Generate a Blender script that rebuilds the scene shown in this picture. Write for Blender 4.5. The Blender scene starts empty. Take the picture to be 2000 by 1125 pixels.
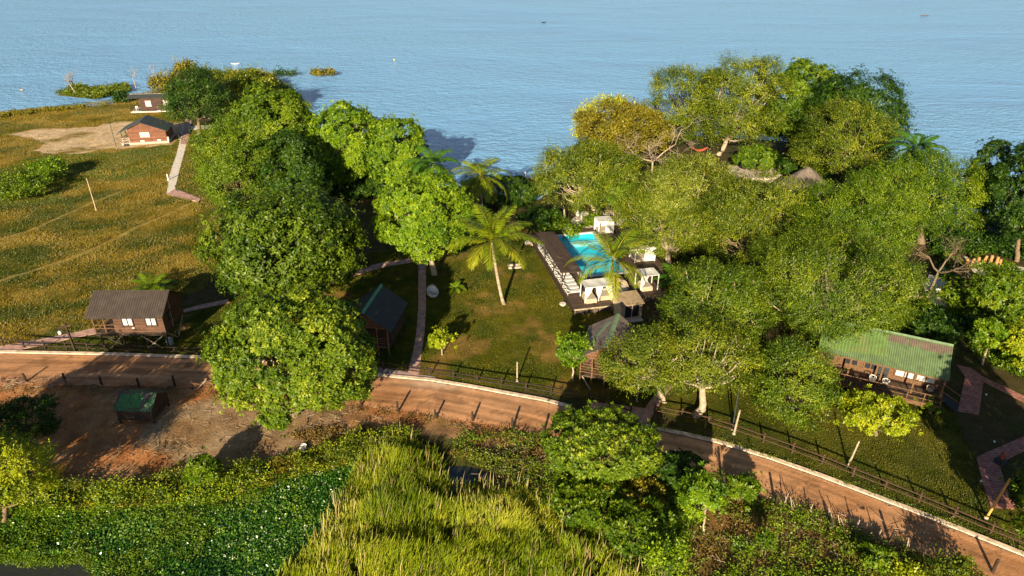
import bpy, bmesh, math, random
import numpy as np
from mathutils import Vector, Matrix
R_ = math.radians
scene = bpy.context.scene
C = scene.collection
random.seed(7)
# ------------------------------------------------------------------ camera
H = 42.0; PITCH = 28.0; F = 1333.33            # drone height (m), tilt below horizontal, focal length in px of a 2000 px frame
cam = bpy.data.cameras.new("camera"); cam.lens = 24.0; cam.sensor_width = 36.0
cam.clip_start = 0.5; cam.clip_end = 20000
camo = bpy.data.objects.new("camera", cam); C.objects.link(camo)
camo.location = (0, 0, H); camo.rotation_euler = (R_(90 - PITCH), 0, 0)
scene.camera = camo
# ------------------------------------------------------------------ light
SUN_EL = 20.0; SUN_AZ = 12.5                   # light travels towards +Y turned SUN_AZ degrees to +X
world = bpy.data.worlds.new("World"); scene.world = world; world.use_nodes = True
nt = world.node_tree; nt.nodes.clear()
sky = nt.nodes.new('ShaderNodeTexSky'); sky.sky_type = 'NISHITA'; sky.sun_disc = False
sky.sun_elevation = R_(SUN_EL); sky.sun_rotation = R_(180 + SUN_AZ)
sky.altitude = 500; sky.air_density = 1.0; sky.dust_density = 1.2; sky.ozone_density = 2.0
bg = nt.nodes.new('ShaderNodeBackground'); bg.inputs['Strength'].default_value = 0.05
wo = nt.nodes.new('ShaderNodeOutputWorld')
nt.links.new(sky.outputs[0], bg.inputs[0]); nt.links.new(bg.outputs[0], wo.inputs[0])
sl = bpy.data.lights.new("sun", 'SUN'); sl.energy = 5.0; sl.angle = R_(0.53); sl.color = (1.0, 0.84, 0.58)
so = bpy.data.objects.new("sun", sl); C.objects.link(so)
ldir = Vector((math.sin(R_(SUN_AZ)) * math.cos(R_(SUN_EL)), math.cos(R_(SUN_AZ)) * math.cos(R_(SUN_EL)), -math.sin(R_(SUN_EL))))
so.rotation_euler = ldir.to_track_quat('-Z', 'Y').to_euler(); so.location = (-20, -60, 60)
scene.view_settings.view_transform = 'Standard'; scene.view_settings.look = 'None'
scene.view_settings.exposure = 0.95; scene.view_settings.gamma = 1.0
scene.render.engine = 'CYCLES'
scene.cycles.max_bounces = 4; scene.cycles.diffuse_bounces = 2; scene.cycles.glossy_bounces = 2
scene.cycles.transmission_bounces = 2; scene.cycles.transparent_max_bounces = 4
# ------------------------------------------------------------------ surveying: points of the photograph on the level z
cp, sp = math.cos(R_(PITCH)), math.sin(R_(PITCH))
def W(x, y, z=0.0):
    u = (x - 1000) / F; v = (y - 562.5) / F
    D = (H - z) / (v * cp + sp)
    return (u * D, D * (cp - v * sp))
def V3(x, y, z=0.0):
    a = W(x, y, z); return Vector((a[0], a[1], z))
def proj(X, Y, Z):
    Z = Z - H; d = Y * cp - Z * sp
    return 1000 + F * X / d, 562.5 + F * (-Z * cp - Y * sp) / d
def P(pts, z=0.0): return np.array([W(a, b, z) for a, b in pts])
# ------------------------------------------------------------------ object helpers
def link(o, parent=None):
    C.objects.link(o)
    if parent is not None: o.parent = parent
    return o
def tag(o, label=None, cat=None, group=None, kind=None):
    if label: o['label'] = label
    if cat: o['category'] = cat
    if group: o['group'] = group
    if kind: o['kind'] = kind
    return o
def thing(name, label, cat, loc=(0, 0, 0), rz=0.0, group=None):
    o = bpy.data.objects.new(name, None); o.empty_display_size = 0.3
    o.location = loc; o.rotation_euler = (0, 0, rz); link(o)
    return tag(o, label, cat, group)
def dup(root, loc, rz, label=None, scale=None):
    r = root.copy(); C.objects.link(r); r.location = loc; r.rotation_euler = (0, 0, rz)
    if scale: r.scale = (scale,) * 3
    if label: r['label'] = label
    for ch in list(root.children):
        c = ch.copy(); C.objects.link(c); c.parent = r
        for g in ch.children:
            d = g.copy(); C.objects.link(d); d.parent = c
    return r
def np_mesh(name, verts, faces, mat, parent=None, tint=None, col=None, smooth=False, loc=None):
    """verts (N,3); faces (M,k) with k = 3 or 4"""
    verts = np.asarray(verts, dtype=np.float32); faces = np.asarray(faces, dtype=np.int32)
    me = bpy.data.meshes.new(name); k = faces.shape[1]; m = len(faces)
    me.vertices.add(len(verts)); me.vertices.foreach_set('co', verts.ravel())
    me.loops.add(m * k); me.loops.foreach_set('vertex_index', faces.ravel())
    me.polygons.add(m); me.polygons.foreach_set('loop_start', np.arange(0, m * k, k, dtype=np.int32))
    me.update(calc_edges=True)
    if smooth: me.polygons.foreach_set('use_smooth', np.ones(m, dtype=bool))
    if tint is not None:
        a = me.attributes.new('tint', 'FLOAT', 'POINT'); a.data.foreach_set('value', np.asarray(tint, dtype=np.float32))
    if col is not None:
        a = me.color_attributes.new('Col', 'FLOAT_COLOR', 'POINT')
        c4 = np.ones((len(verts), 4), dtype=np.float32); c4[:, :3] = col; a.data.foreach_set('color', c4.ravel())
    if mat: me.materials.append(mat)
    o = bpy.data.objects.new(name, me)
    if loc is not None: o.location = loc
    return link(o, parent)
class MB:
    """collects boxes, beams, tubes and polygons and links them as ONE mesh object"""
    def __init__(s): s.v = []; s.f = []
    def add(s, vs, fs):
        n = len(s.v); s.v += [tuple(v) for v in vs]; s.f += [tuple(n + i for i in f) for f in fs]; return s
    def box(s, x0, y0, z0, x1, y1, z1):
        vs = [(x0, y0, z0), (x1, y0, z0), (x1, y1, z0), (x0, y1, z0), (x0, y0, z1), (x1, y0, z1), (x1, y1, z1), (x0, y1, z1)]
        return s.add(vs, [(0, 3, 2, 1), (4, 5, 6, 7), (0, 1, 5, 4), (1, 2, 6, 5), (2, 3, 7, 6), (3, 0, 4, 7)])
    def beam(s, a, b, w, h=None):
        a = Vector(a); b = Vector(b); h = h or w; d = (b - a).normalized()
        up = Vector((0, 0, 1)) if abs(d.z) < 0.95 else Vector((0, 1, 0))
        x = d.cross(up).normalized() * (w / 2); y = x.cross(d).normalized() * (h / 2)
        vs = [a - x - y, a + x - y, a + x + y, a - x + y, b - x - y, b + x - y, b + x + y, b - x + y]
        return s.add(vs, [(0, 3, 2, 1), (4, 5, 6, 7), (0, 1, 5, 4), (1, 2, 6, 5), (2, 3, 7, 6), (3, 0, 4, 7)])
    def tube(s, pts, rs, n=6, cap=True):
        pts = [Vector(p) for p in pts]; vs = []; fs = []
        for i, p in enumerate(pts):
            d = (pts[min(i + 1, len(pts) - 1)] - pts[max(i - 1, 0)]).normalized()
            up = Vector((0, 0, 1)) if abs(d.z) < 0.9 else Vector((1, 0, 0))
            x = d.cross(up).normalized(); y = d.cross(x)
            for k in range(n):
                a = 2 * math.pi * k / n; vs.append(p + (x * math.cos(a) + y * math.sin(a)) * rs[i])
        for i in range(len(pts) - 1):
            for k in range(n):
                a = i * n + k; b = i * n + (k + 1) % n; fs.append((a, b, b + n, a + n))
        if cap: fs.append(tuple(range(n - 1, -1, -1))); fs.append(tuple((len(pts) - 1) * n + k for k in range(n)))
        return s.add(vs, fs)
    def poly(s, pts, t=0.0):
        """planar polygon, given thickness t along its normal's back side"""
        pts = [Vector(p) for p in pts]; n = len(pts)
        nn = (pts[1] - pts[0]).cross(pts[2] - pts[0]).normalized()
        if t == 0: return s.add(pts, [tuple(range(n))])
        b = [p - nn * t for p in pts]
        return s.add(pts + b, [tuple(range(n)), tuple(range(2 * n - 1, n - 1, -1))] + [(i, i + n, (i + 1) % n + n, (i + 1) % n) for i in range(n)])
    def build(s, name, mat, parent=None, smooth=False, loc=None):
        me = bpy.data.meshes.new(name); me.from_pydata([tuple(v) for v in s.v], [], s.f); me.update()
        if smooth:
            for p in me.polygons: p.use_smooth = True
        if mat: me.materials.append(mat)
        o = bpy.data.objects.new(name, me)
        if loc is not None: o.location = loc
        return link(o, parent)
# ------------------------------------------------------------------ noise for shaping and ground cover (numpy)
_g = np.random.default_rng(11).random((256, 256))
def vnoise(x, y):
    xi = np.floor(x).astype(int); yi = np.floor(y).astype(int); fx = x - xi; fy = y - yi
    fx = fx * fx * (3 - 2 * fx); fy = fy * fy * (3 - 2 * fy)
    g = lambda a, b: _g[a % 256, b % 256]
    return (g(xi, yi) * (1 - fx) + g(xi + 1, yi) * fx) * (1 - fy) + (g(xi, yi + 1) * (1 - fx) + g(xi + 1, yi + 1) * fx) * fy
def fbm(x, y, s, oct=4):
    r = 0; a = 0.5; t = 0
    for i in range(oct):
        r = r + a * vnoise(x / s + 17.3 * i, y / s + 5.1 * i); t += a; a *= 0.55; s *= 0.5
    return r / t
def inside(X, Y, poly):
    r = np.zeros(X.shape, dtype=bool); n = len(poly); j = n - 1
    for i in range(n):
        xi, yi = poly[i]; xj, yj = poly[j]
        if yi != yj:
            r ^= ((yi > Y) != (yj > Y)) & (X < (xj - xi) * (Y - yi) / (yj - yi) + xi)
        j = i
    return r
def scatter(poly, n, seed=1):
    rg = np.random.default_rng(seed); lo = poly.min(0); hi = poly.max(0); out = []
    got = 0
    while got < n:
        p = rg.random((n * 2, 2)) * (hi - lo) + lo
        p = p[inside(p[:, 0], p[:, 1], poly)]; out.append(p); got += len(p)
        if len(p) == 0: break
    return np.concatenate(out)[:n]
# ------------------------------------------------------------------ materials
def newmat(name):
    m = bpy.data.materials.new(name); m.use_nodes = True; t = m.node_tree
    b = t.nodes['Principled BSDF']; return m, t, b
def rgb(c): return (c[0], c[1], c[2], 1)
def mat(name, c, rough=0.8, spec=0.3, var=0.25, scale=3.0, bump=0.0, bscale=20.0, metal=0.0):
    """plain surface with mottling and optional bump"""
    m, t, b = newmat(name); N = t.nodes; L = t.links
    tc = N.new('ShaderNodeTexCoord'); no = N.new('ShaderNodeTexNoise'); no.inputs['Scale'].default_value = scale; no.inputs['Detail'].default_value = 6
    L.new(tc.outputs['Object'], no.inputs['Vector'])
    r = N.new('ShaderNodeValToRGB'); r.color_ramp.elements[0].position = 0.3; r.color_ramp.elements[1].position = 0.72
    r.color_ramp.elements[0].color = rgb([v * (1 - var) for v in c]); r.color_ramp.elements[1].color = rgb([min(1, v * (1 + var)) for v in c])
    L.new(no.outputs['Fac'], r.inputs[0]); L.new(r.outputs[0], b.inputs['Base Color'])
    b.inputs['Roughness'].default_value = rough; b.inputs['Specular IOR Level'].default_value = spec; b.inputs['Metallic'].default_value = metal
    if bump:
        n2 = N.new('ShaderNodeTexNoise'); n2.inputs['Scale'].default_value = bscale; n2.inputs['Detail'].default_value = 5
        L.new(tc.outputs['Object'], n2.inputs['Vector']); bp = N.new('ShaderNodeBump'); bp.inputs['Strength'].default_value = 1; bp.inputs['Distance'].default_value = bump
        L.new(n2.outputs['Fac'], bp.inputs['Height']); L.new(bp.outputs[0], b.inputs['Normal'])
    return m
def striped(name, c, axis='X', period=0.3, depth=0.02, dark=0.6, rough=0.7, stain=None, wave=False, spec=0.3):
    """boards or corrugated sheet: ribs along one object axis, weathering noise, optional second colour in patches"""
    m, t, b = newmat(name); N = t.nodes; L = t.links
    tc = N.new('ShaderNodeTexCoord'); sx = N.new('ShaderNodeSeparateXYZ'); L.new(tc.outputs['Object'], sx.inputs[0])
    mu = N.new('ShaderNodeMath'); mu.operation = 'DIVIDE'; mu.inputs[1].default_value = period; L.new(sx.outputs[axis], mu.inputs[0])
    if wave:
        m2 = N.new('ShaderNodeMath'); m2.operation = 'MULTIPLY'; m2.inputs[1].default_value = 2 * math.pi; L.new(mu.outputs[0], m2.inputs[0])
        fr = N.new('ShaderNodeMath'); fr.operation = 'SINE'; L.new(m2.outputs[0], fr.inputs[0])
        hr = N.new('ShaderNodeMapRange'); hr.inputs['From Min'].default_value = -1; L.new(fr.outputs[0], hr.inputs[0]); hgt = hr.outputs[0]
    else:
        fr = N.new('ShaderNodeMath'); fr.operation = 'FRACT'; L.new(mu.outputs[0], fr.inputs[0])
        hr = N.new('ShaderNodeMapRange'); hr.inputs['From Max'].default_value = 0.14; L.new(fr.outputs[0], hr.inputs[0]); hgt = hr.outputs[0]
    no = N.new('ShaderNodeTexNoise'); no.inputs['Scale'].default_value = 1.3; no.inputs['Detail'].default_value = 8; no.inputs['Roughness'].default_value = 0.65
    L.new(tc.outputs['Object'], no.inputs['Vector'])
    r = N.new('ShaderNodeValToRGB'); r.color_ramp.elements[0].position = 0.32; r.color_ramp.elements[1].position = 0.68
    r.color_ramp.elements[0].color = rgb([v * 0.7 for v in c]); r.color_ramp.elements[1].color = rgb([min(1, v * 1.2) for v in c])
    L.new(no.outputs['Fac'], r.inputs[0]); out = r.outputs[0]
    if not wave:
        fl = N.new('ShaderNodeMath'); fl.operation = 'FLOOR'; L.new(mu.outputs[0], fl.inputs[0])
        wn = N.new('ShaderNodeTexWhiteNoise'); wn.noise_dimensions = '1D'; L.new(fl.outputs[0], wn.inputs['W'])
        mr = N.new('ShaderNodeMapRange'); mr.inputs['To Min'].default_value = 0.72; mr.inputs['To Max'].default_value = 1.12; L.new(wn.outputs['Value'], mr.inputs[0])
        x = N.new('ShaderNodeMixRGB'); x.blend_type = 'MULTIPLY'; x.inputs[0].default_value = 1; L.new(out, x.inputs[1]); L.new(mr.outputs[0], x.inputs[2]); out = x.outputs[0]
    if stain:
        n3 = N.new('ShaderNodeTexNoise'); n3.inputs['Scale'].default_value = 0.55; n3.inputs['Detail'].default_value = 9; n3.inputs['Roughness'].default_value = 0.7
        L.new(tc.outputs['Object'], n3.inputs['Vector'])
        r3 = N.new('ShaderNodeValToRGB'); r3.color_ramp.elements[0].position = stain[1]; r3.color_ramp.elements[1].position = stain[1] + 0.12; L.new(n3.outputs['Fac'], r3.inputs[0])
        x = N.new('ShaderNodeMixRGB'); L.new(r3.outputs[0], x.inputs[0]); L.new(out, x.inputs[1]); x.inputs[2].default_value = rgb(stain[0]); out = x.outputs[0]
    x = N.new('ShaderNodeMixRGB'); x.blend_type = 'MULTIPLY'; x.inputs[0].default_value = 1
    mr = N.new('ShaderNodeMapRange'); mr.inputs['To Min'].default_value = dark; L.new(hgt, mr.inputs[0])
    L.new(out, x.inputs[1]); L.new(mr.outputs[0], x.inputs[2]); L.new(x.outputs[0], b.inputs['Base Color'])
    bp = N.new('ShaderNodeBump'); bp.inputs['Distance'].default_value = depth; L.new(hgt, bp.inputs['Height']); L.new(bp.outputs[0], b.inputs['Normal'])
    b.inputs['Roughness'].default_value = rough; b.inputs['Specular IOR Level'].default_value = spec
    return m
def leafmat(name, c0, c1, c2, rough=0.45, trans=0.22, spec=0.35):
    """foliage; 'tint' is each leaf cluster's own colour between old and young leaf"""
    m, t, b = newmat(name); N = t.nodes; L = t.links
    a = N.new('ShaderNodeAttribute'); a.attribute_name = 'tint'
    r = N.new('ShaderNodeValToRGB'); e = r.color_ramp.elements; e[0].color = rgb(c0); e[1].color = rgb(c2); e.new(0.5).color = rgb(c1)
    L.new(a.outputs['Fac'], r.inputs[0]); L.new(r.outputs[0], b.inputs['Base Color'])
    b.inputs['Roughness'].default_value = rough; b.inputs['Specular IOR Level'].default_value = spec
    tr = N.new('ShaderNodeBsdfTranslucent'); mx = N.new('ShaderNodeMixShader'); mx.inputs[0].default_value = trans
    L.new(r.outputs[0], tr.inputs[0]); L.new(b.outputs[0], mx.inputs[1]); L.new(tr.outputs[0], mx.inputs[2])
    L.new(mx.outputs[0], N['Material Output'].inputs[0]); return m
def colmat(name, rough=0.95, fine=6.0, amt=0.35, bump=0.05, streak=None, detail2=0.7):
    """ground: the mapped ground-cover colour times fine noise, with real bump"""
    m, t, b = newmat(name); N = t.nodes; L = t.links
    a = N.new('ShaderNodeAttribute'); a.attribute_name = 'Col'
    tc = N.new('ShaderNodeTexCoord'); mp = N.new('ShaderNodeMapping'); L.new(tc.outputs['Object'], mp.inputs[0])
    if streak: mp.inputs['Rotation'].default_value = (0, 0, streak[0]); mp.inputs['Scale'].default_value = (streak[1], 1, 1)
    n1 = N.new('ShaderNodeTexNoise'); n1.inputs['Scale'].default_value = fine; n1.inputs['Detail'].default_value = 6; n1.inputs['Roughness'].default_value = 0.75
    n2 = N.new('ShaderNodeTexNoise'); n2.inputs['Scale'].default_value = detail2; n2.inputs['Detail'].default_value = 8; n2.inputs['Roughness'].default_value = 0.7
    L.new(mp.outputs[0], n1.inputs['Vector']); L.new(mp.outputs[0], n2.inputs['Vector'])
    ad = N.new('ShaderNodeMath'); L.new(n1.outputs['Fac'], ad.inputs[0]); L.new(n2.outputs['Fac'], ad.inputs[1])
    mr = N.new('ShaderNodeMapRange'); mr.inputs['From Min'].default_value = 0.7; mr.inputs['From Max'].default_value = 1.3
    mr.inputs['To Min'].default_value = 1 - amt * 1.3; mr.inputs['To Max'].default_value = 1 + amt * 1.3; L.new(ad.outputs[0], mr.inputs[0])
    x = N.new('ShaderNodeMixRGB'); x.blend_type = 'MULTIPLY'; x.inputs[0].default_value = 1; L.new(a.outputs['Color'], x.inputs[1]); L.new(mr.outputs[0], x.inputs[2])
    L.new(x.outputs[0], b.inputs['Base Color']); b.inputs['Roughness'].default_value = rough; b.inputs['Specular IOR Level'].default_value = 0.15
    bp = N.new('ShaderNodeBump'); bp.inputs['Distance'].default_value = bump; L.new(ad.outputs[0], bp.inputs['Height']); L.new(bp.outputs[0], b.inputs['Normal'])
    return m
def brickmat(name, c1, c2, mortar, bw=0.42, bh=0.21):
    m, t, b = newmat(name); N = t.nodes; L = t.links
    tc = N.new('ShaderNodeTexCoord'); mp = N.new('ShaderNodeMapping'); mp.inputs['Rotation'].default_value = (0, 0, R_(12)); L.new(tc.outputs['Object'], mp.inputs[0])
    br = N.new('ShaderNodeTexBrick'); br.inputs['Scale'].default_value = 1; br.inputs['Brick Width'].default_value = bw; br.inputs['Row Height'].default_value = bh
    br.inputs['Mortar Size'].default_value = 0.02; br.inputs['Color1'].default_value = rgb(c1); br.inputs['Color2'].default_value = rgb(c2); br.inputs['Mortar'].default_value = rgb(mortar)
    L.new(mp.outputs[0], br.inputs['Vector'])
    no = N.new('ShaderNodeTexNoise'); no.inputs['Scale'].default_value = 1.5; no.inputs['Detail'].default_value = 8; L.new(tc.outputs['Object'], no.inputs['Vector'])
    mr = N.new('ShaderNodeMapRange'); mr.inputs['From Min'].default_value = .3; mr.inputs['From Max'].default_value = .7; mr.inputs['To Min'].default_value = 0.6; mr.inputs['To Max'].default_value = 1.25; L.new(no.outputs['Fac'], mr.inputs[0])
    x = N.new('ShaderNodeMixRGB'); x.blend_type = 'MULTIPLY'; x.inputs[0].default_value = 1; L.new(br.outputs['Color'], x.inputs[1]); L.new(mr.outputs[0], x.inputs[2])
    L.new(x.outputs[0], b.inputs['Base Color']); b.inputs['Roughness'].default_value = 0.85
    return m
M = {}
# leaf colours: old, middle, young
M['leaf_bright'] = leafmat('leaf_bright', (.05, .12, .004), (.15, .26, .006), (.33, .44, .012))
M['leaf_yellow'] = leafmat('leaf_yellow', (.13, .19, .004), (.30, .37, .008), (.50, .50, .02))
M['leaf_green'] = leafmat('leaf_green', (.035, .085, .002), (.11, .19, .004), (.26, .33, .012))
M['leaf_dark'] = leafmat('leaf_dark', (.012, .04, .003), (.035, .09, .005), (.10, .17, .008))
M['leaf_olive'] = leafmat('leaf_olive', (.035, .07, .003), (.12, .165, .005), (.34, .36, .02))
M['leaf_mango'] = leafmat('leaf_mango', (.025, .065, .003), (.08, .14, .005), (.20, .27, .012))
M['leaf_pale'] = leafmat('leaf_pale', (.07, .11, .005), (.17, .21, .013), (.40, .41, .06))
M['leaf_gold'] = leafmat('leaf_gold', (.10, .09, .005), (.21, .18, .008), (.38, .32, .03))
M['leaf_lime'] = leafmat('leaf_lime', (.30, .32, .01), (.50, .50, .02), (.65, .62, .04))
M['leaf_young'] = leafmat('leaf_young', (.18, .26, .004), (.36, .44, .01), (.55, .56, .02))
M['leaf_dry'] = leafmat('leaf_dry', (.28, .20, .08), (.42, .32, .14), (.55, .45, .22))
M['leaf_mid'] = leafmat('leaf_mid', (.035, .075, .003), (.10, .165, .005), (.27, .32, .015))
M['leaf_dry2'] = leafmat('leaf_dry2', (.10, .065, .015), (.20, .13, .03), (.34, .25, .07))
M['pale_glint'] = mat('pale_glint', (.48, .55, .40), .7, .3, .1, 4)  # light tone of leaf glint, put into the colour of the flecks
M['leaf_neem'] = leafmat('leaf_neem', (.045, .10, .004), (.14, .22, .008), (.36, .42, .025))
M['leaf_blue'] = leafmat('leaf_blue', (.03, .10, .05), (.07, .19, .12), (.14, .28, .20))
M['leaf_rust'] = leafmat('leaf_rust', (.11, .05, .005), (.21, .11, .008), (.34, .21, .03))
M['palm'] = leafmat('palm', (.06, .13, .004), (.17, .25, .006), (.42, .38, .02))
M['palm_dark'] = leafmat('palm_dark', (.02, .08, .008), (.06, .16, .012), (.15, .27, .02))
M['reed'] = leafmat('reed', (.09, .16, .004), (.27, .34, .010), (.55, .52, .06), trans=.3)
M['meadow_blade'] = leafmat('meadow_blade', (.045, .07, .002), (.13, .115, .005), (.25, .18, .018), trans=.15)
M['hyacinth'] = leafmat('hyacinth', (.015, .07, .004), (.05, .15, .008), (.22, .36, .05), rough=.25, spec=.6)
M['bark'] = mat('bark', (.22, .16, .10), .9, .2, .4, 6, .03, 14)
M['bark_pale'] = mat('bark_pale', (.42, .34, .24), .9, .2, .3, 5, .02, 12)
M['bark_dark'] = mat('bark_dark', (.07, .05, .035), .9, .2, .4, 6, .03, 14)
M['twig'] = mat('twig', (.40, .31, .22), .9, .2, .25, 4)
M['palm_bark'] = striped('palm_bark', (.46, .36, .26), 'Z', .22, .02, .6, .9)
M['wood_dark'] = mat('wood_dark', (.045, .03, .022), .75, .3, .35, 5, .006, 30)
M['wood_brown'] = mat('wood_brown', (.16, .085, .045), .75, .3, .35, 5, .006, 30)
M['wood_fence'] = mat('wood_fence', (.085, .05, .03), .75, .3, .35, 5, .006, 30)
M['wood_pole'] = mat('wood_pole', (.17, .095, .05), .8, .25, .35, 5, .006, 30)
M['wood_yellow'] = mat('wood_yellow', (.62, .36, .10), .7, .3, .2, 5)
M['white'] = mat('white', (.72, .70, .66), .7, .3, .06, 4)
M['cloth'] = mat('cloth', (.66, .65, .62), .85, .2, .05, 3, .02, 5)
M['cushion'] = mat('cushion', (.50, .42, .32), .9, .2, .12, 6)
M['beige'] = mat('beige', (.52, .41, .29), .85, .2, .15, 4)
M['glass'] = mat('glass', (.03, .035, .045), .1, .6, .1, 2)
M['grey_dark'] = mat('grey_dark', (.04, .045, .05), .7, .3, .2, 4)
M['green_cap'] = mat('green_cap', (.10, .30, .17), .5, .4, .15, 3)
M['green_cap_pale'] = mat('green_cap_pale', (.19, .28, .15), .6, .4, .2, 3)
M['stone'] = mat('stone', (.55, .46, .38), .9, .2, .3, 4, .03, 6)
M['red'] = mat('red', (.45, .10, .06), .8, .2, .1, 3)
M['bin_green'] = mat('bin_green', (.0, .30, .12), .5, .4, .1, 3)
# ================================================================== GROUND, LAKE, ROAD, PATHS
LAND = P([(-1500,330),(-900,270),(-300,238),(0,224),(60,216),(130,212),(185,207),(243,197),(262,190),(290,181),(325,172),(336,160),(350,150),(400,147),(450,144),(530,148),(562,178),(600,205),(625,245),(640,300),(700,340),(800,352),(880,362),(940,372),(1000,386),(1044,389),(1070,370),(1100,330),(1120,285),(1180,245),(1260,238),(1330,266),(1400,262),(1500,272),(1620,285),(1720,300),(1800,350),(1860,400),(1890,452),(1960,454),(2100,440),(2700,500)])
LAND = np.concatenate([LAND, np.array([[600., -700.], [-600., -700.]])])
ISLE = P([(108,184),(128,178),(140,169),(190,173),(250,166),(256,178),(215,186),(190,193),(150,189)])
SANDSPIT = P([(985,398),(1052,396),(1052,391),(985,392)])
def seg_dist(X, Y, pl):
    d = np.full(X.shape, 1e9)
    for (x0, y0), (x1, y1) in zip(pl[:-1], pl[1:]):
        dx, dy = x1 - x0, y1 - y0; t = np.clip(((X - x0) * dx + (Y - y0) * dy) / (dx * dx + dy * dy), 0, 1)
        d = np.minimum(d, np.hypot(X - x0 - t * dx, Y - y0 - t * dy))
    return d
MEADOW = P([(-1500,300),(-300,234),(0,220),(100,205),(243,190),(330,160),(355,230),(350,300),(325,380),(420,400),(445,480),(420,560),(260,610),(180,652),(0,678),(-700,700)])
LAWN1 = P([(185,660),(350,600),(560,560),(700,500),(830,480),(1040,440),(1130,610),(1210,600),(1270,700),(1300,800),(1000,762),(840,738),(700,725),(440,698),(200,690),(40,680)])
LAWN2 = P([(1275,795),(1330,760),(1640,730),(1840,780),(1905,890),(1935,985),(2100,1010),(2100,1150),(2000,1080),(1760,985),(1600,925),(1420,860)])
SAND = P([(12,262),(60,251),(180,247),(236,236),(300,240),(345,236),(372,246),(350,262),(338,284),(240,292),(205,290),(170,300),(120,303),(60,296),(90,280),(60,270)])
GREENP = P([(0,330),(60,310),(130,300),(220,300),(340,282),(335,320),(290,345),(240,350),(180,348),(90,400),(0,400)])
SOIL = P([(-300,725),(0,725),(430,735),(700,760),(1070,820),(1090,850),(900,850),(760,852),(700,850),(650,880),(560,905),(450,930),(380,960),(250,960),(110,960),(0,860),(-300,860)])
SOIL_L = P([(300,790),(420,770),(520,800),(640,810),(700,850),(620,880),(520,900),(440,920),(330,880),(260,860)])
SOIL_R = P([(1380,880),(1500,975),(1620,1020),(1760,1065),(1900,1110),(1990,1160),(1150,1160),(1260,1060),(1330,990),(1330,930)])
MARSH = P([(-200,960),(100,985),(300,975),(470,930),(620,900),(700,870),(900,862),(1040,900),(1200,960),(1300,1060),(1250,1300),(-300,1300)])
POND = P([(-60,1078),(0,1080),(60,1092),(120,1086),(165,1082),(182,1092),(178,1108),(140,1125),(120,1180),(-60,1180)])
PUDDLE = P([(868,908),(905,906),(948,918),(944,938),(915,946),(880,944),(866,930)])
TRACKS = [P([(-40,560),(60,530),(150,500),(230,462),(300,430),(380,392)]), P([(-40,480),(50,452),(170,400),(240,372)])]
def ground_rgb(X, Y):
    j = 2.2; jx = (fbm(X, Y, 5, 4) - .5) * j * 2; jy = (fbm(Y + 91, X - 40, 5, 4) - .5) * j * 2
    A = X + jx; B = Y + jy
    n1 = fbm(X, Y, 9, 5)[..., None]; n2 = fbm(X + 300, Y + 50, 2.2, 4)[..., None]; n3 = fbm(X * .8 + Y * .35, (Y * .8 - X * .35) * 1.6, 6, 5)[..., None]
    def mix(a, b, t): t = np.clip(t, 0, 1); return np.array(a) * (1 - t) + np.array(b) * t
    c = mix((.085, .06, .025), (.05, .055, .012), (n2 - .3) * 2.2)
    def lay(poly, col, jit=True):
        nonlocal c
        m = inside(A if jit else X, B if jit else Y, poly); c = np.where(m[..., None], col, c)
    dry = mix((.20, .135, .015), (.33, .22, .04), (n2 - .35) * 2.5)
    grn = mix((.07, .085, .01), (.12, .11, .014), (n2 - .3) * 2)
    md = mix(dry, grn, (n3 - .47) * 4 + .22 + (n1 - .5) * 2)
    far = np.clip((Y[..., None] - 112) / 25, 0, 1)
    md = md * (1 - far * .6) + mix(dry, (.38, .22, .05), n1) * far * .6
    lay(MEADOW, md)
    lay(GREENP, mix((.05, .12, .01), (.16, .17, .02), (n3 - .35) * 2.5))
    lay(P([(340,250),(460,225),(520,300),(500,430),(400,420),(330,385)]), mix((.06, .085, .008), (.15, .13, .016), (n2 - .3) * 2.2))
    sn = mix((.56, .38, .20), (.68, .50, .32), n2 * 1.2); sn = mix(sn, dry, (n3 - .50) * 6)
    lay(SAND, sn)
    for t in TRACKS:
        d = seg_dist(A * .35 + X * .65, B * .35 + Y * .65, t)[..., None]
        c = np.where(d < .42, mix(c, (.38, .28, .08), .6), c)
    lw = mix((.048, .068, .003), (.11, .10, .004), (n2 - .38) * 3.0 + (n1 - .5) * 2)
    lw = mix(lw, (.26, .15, .04), (fbm(X - 77, Y + 31, 4, 4)[..., None] - .60) * 7)
    lay(LAWN1, lw)
    lay(LAWN2, mix((.05, .06, .006), (.13, .12, .015), (n2 - .35) * 2.5))
    so = mix((.42, .16, .05), (.48, .26, .12), (n2 - .3) * 2.2)
    so = mix(so, (.22, .14, .07), (n1 - .47) * 6)
    lay(SOIL, so)
    lay(SOIL_L, mix((.26, .15, .07), (.38, .26, .15), (n2 - .3) * 2.5))
    lay(SOIL_R, mix((.24, .12, .04), (.16, .12, .03), (n1 - .4) * 5))
    lay(MARSH, mix((.03, .05, .008), (.08, .07, .012), n2))
    return c
def axis(lo, hi, st, outs):
    a = [lo - v for v in reversed(outs)] + list(np.arange(lo, hi, st)) + [hi + v for v in outs]
    return np.array(a)
outs = [2, 6, 14, 30, 60, 120, 250, 500, 1000, 2000, 4000, 8000]
xs = axis(-165, 165, .42, outs); ys = axis(20, 232, .38, outs)
GX, GY = np.meshgrid(xs, ys)
jx = (fbm(GX, GY, 6, 4) - .5) * 5; jy = (fbm(GY + 9, GX, 6, 4) - .5) * 5
land = inside(GX + jx, GY + jy, LAND) | inside(GX + jx * .6, GY + jy * .6, ISLE) | inside(GX, GY, SANDSPIT)
z = np.where(land, 0.0, -2.2)
marsh = inside(GX + jx * .4, GY + jy * .4, MARSH); z = np.where(marsh & ~inside(GX, GY, POND), -.22, z)
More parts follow.
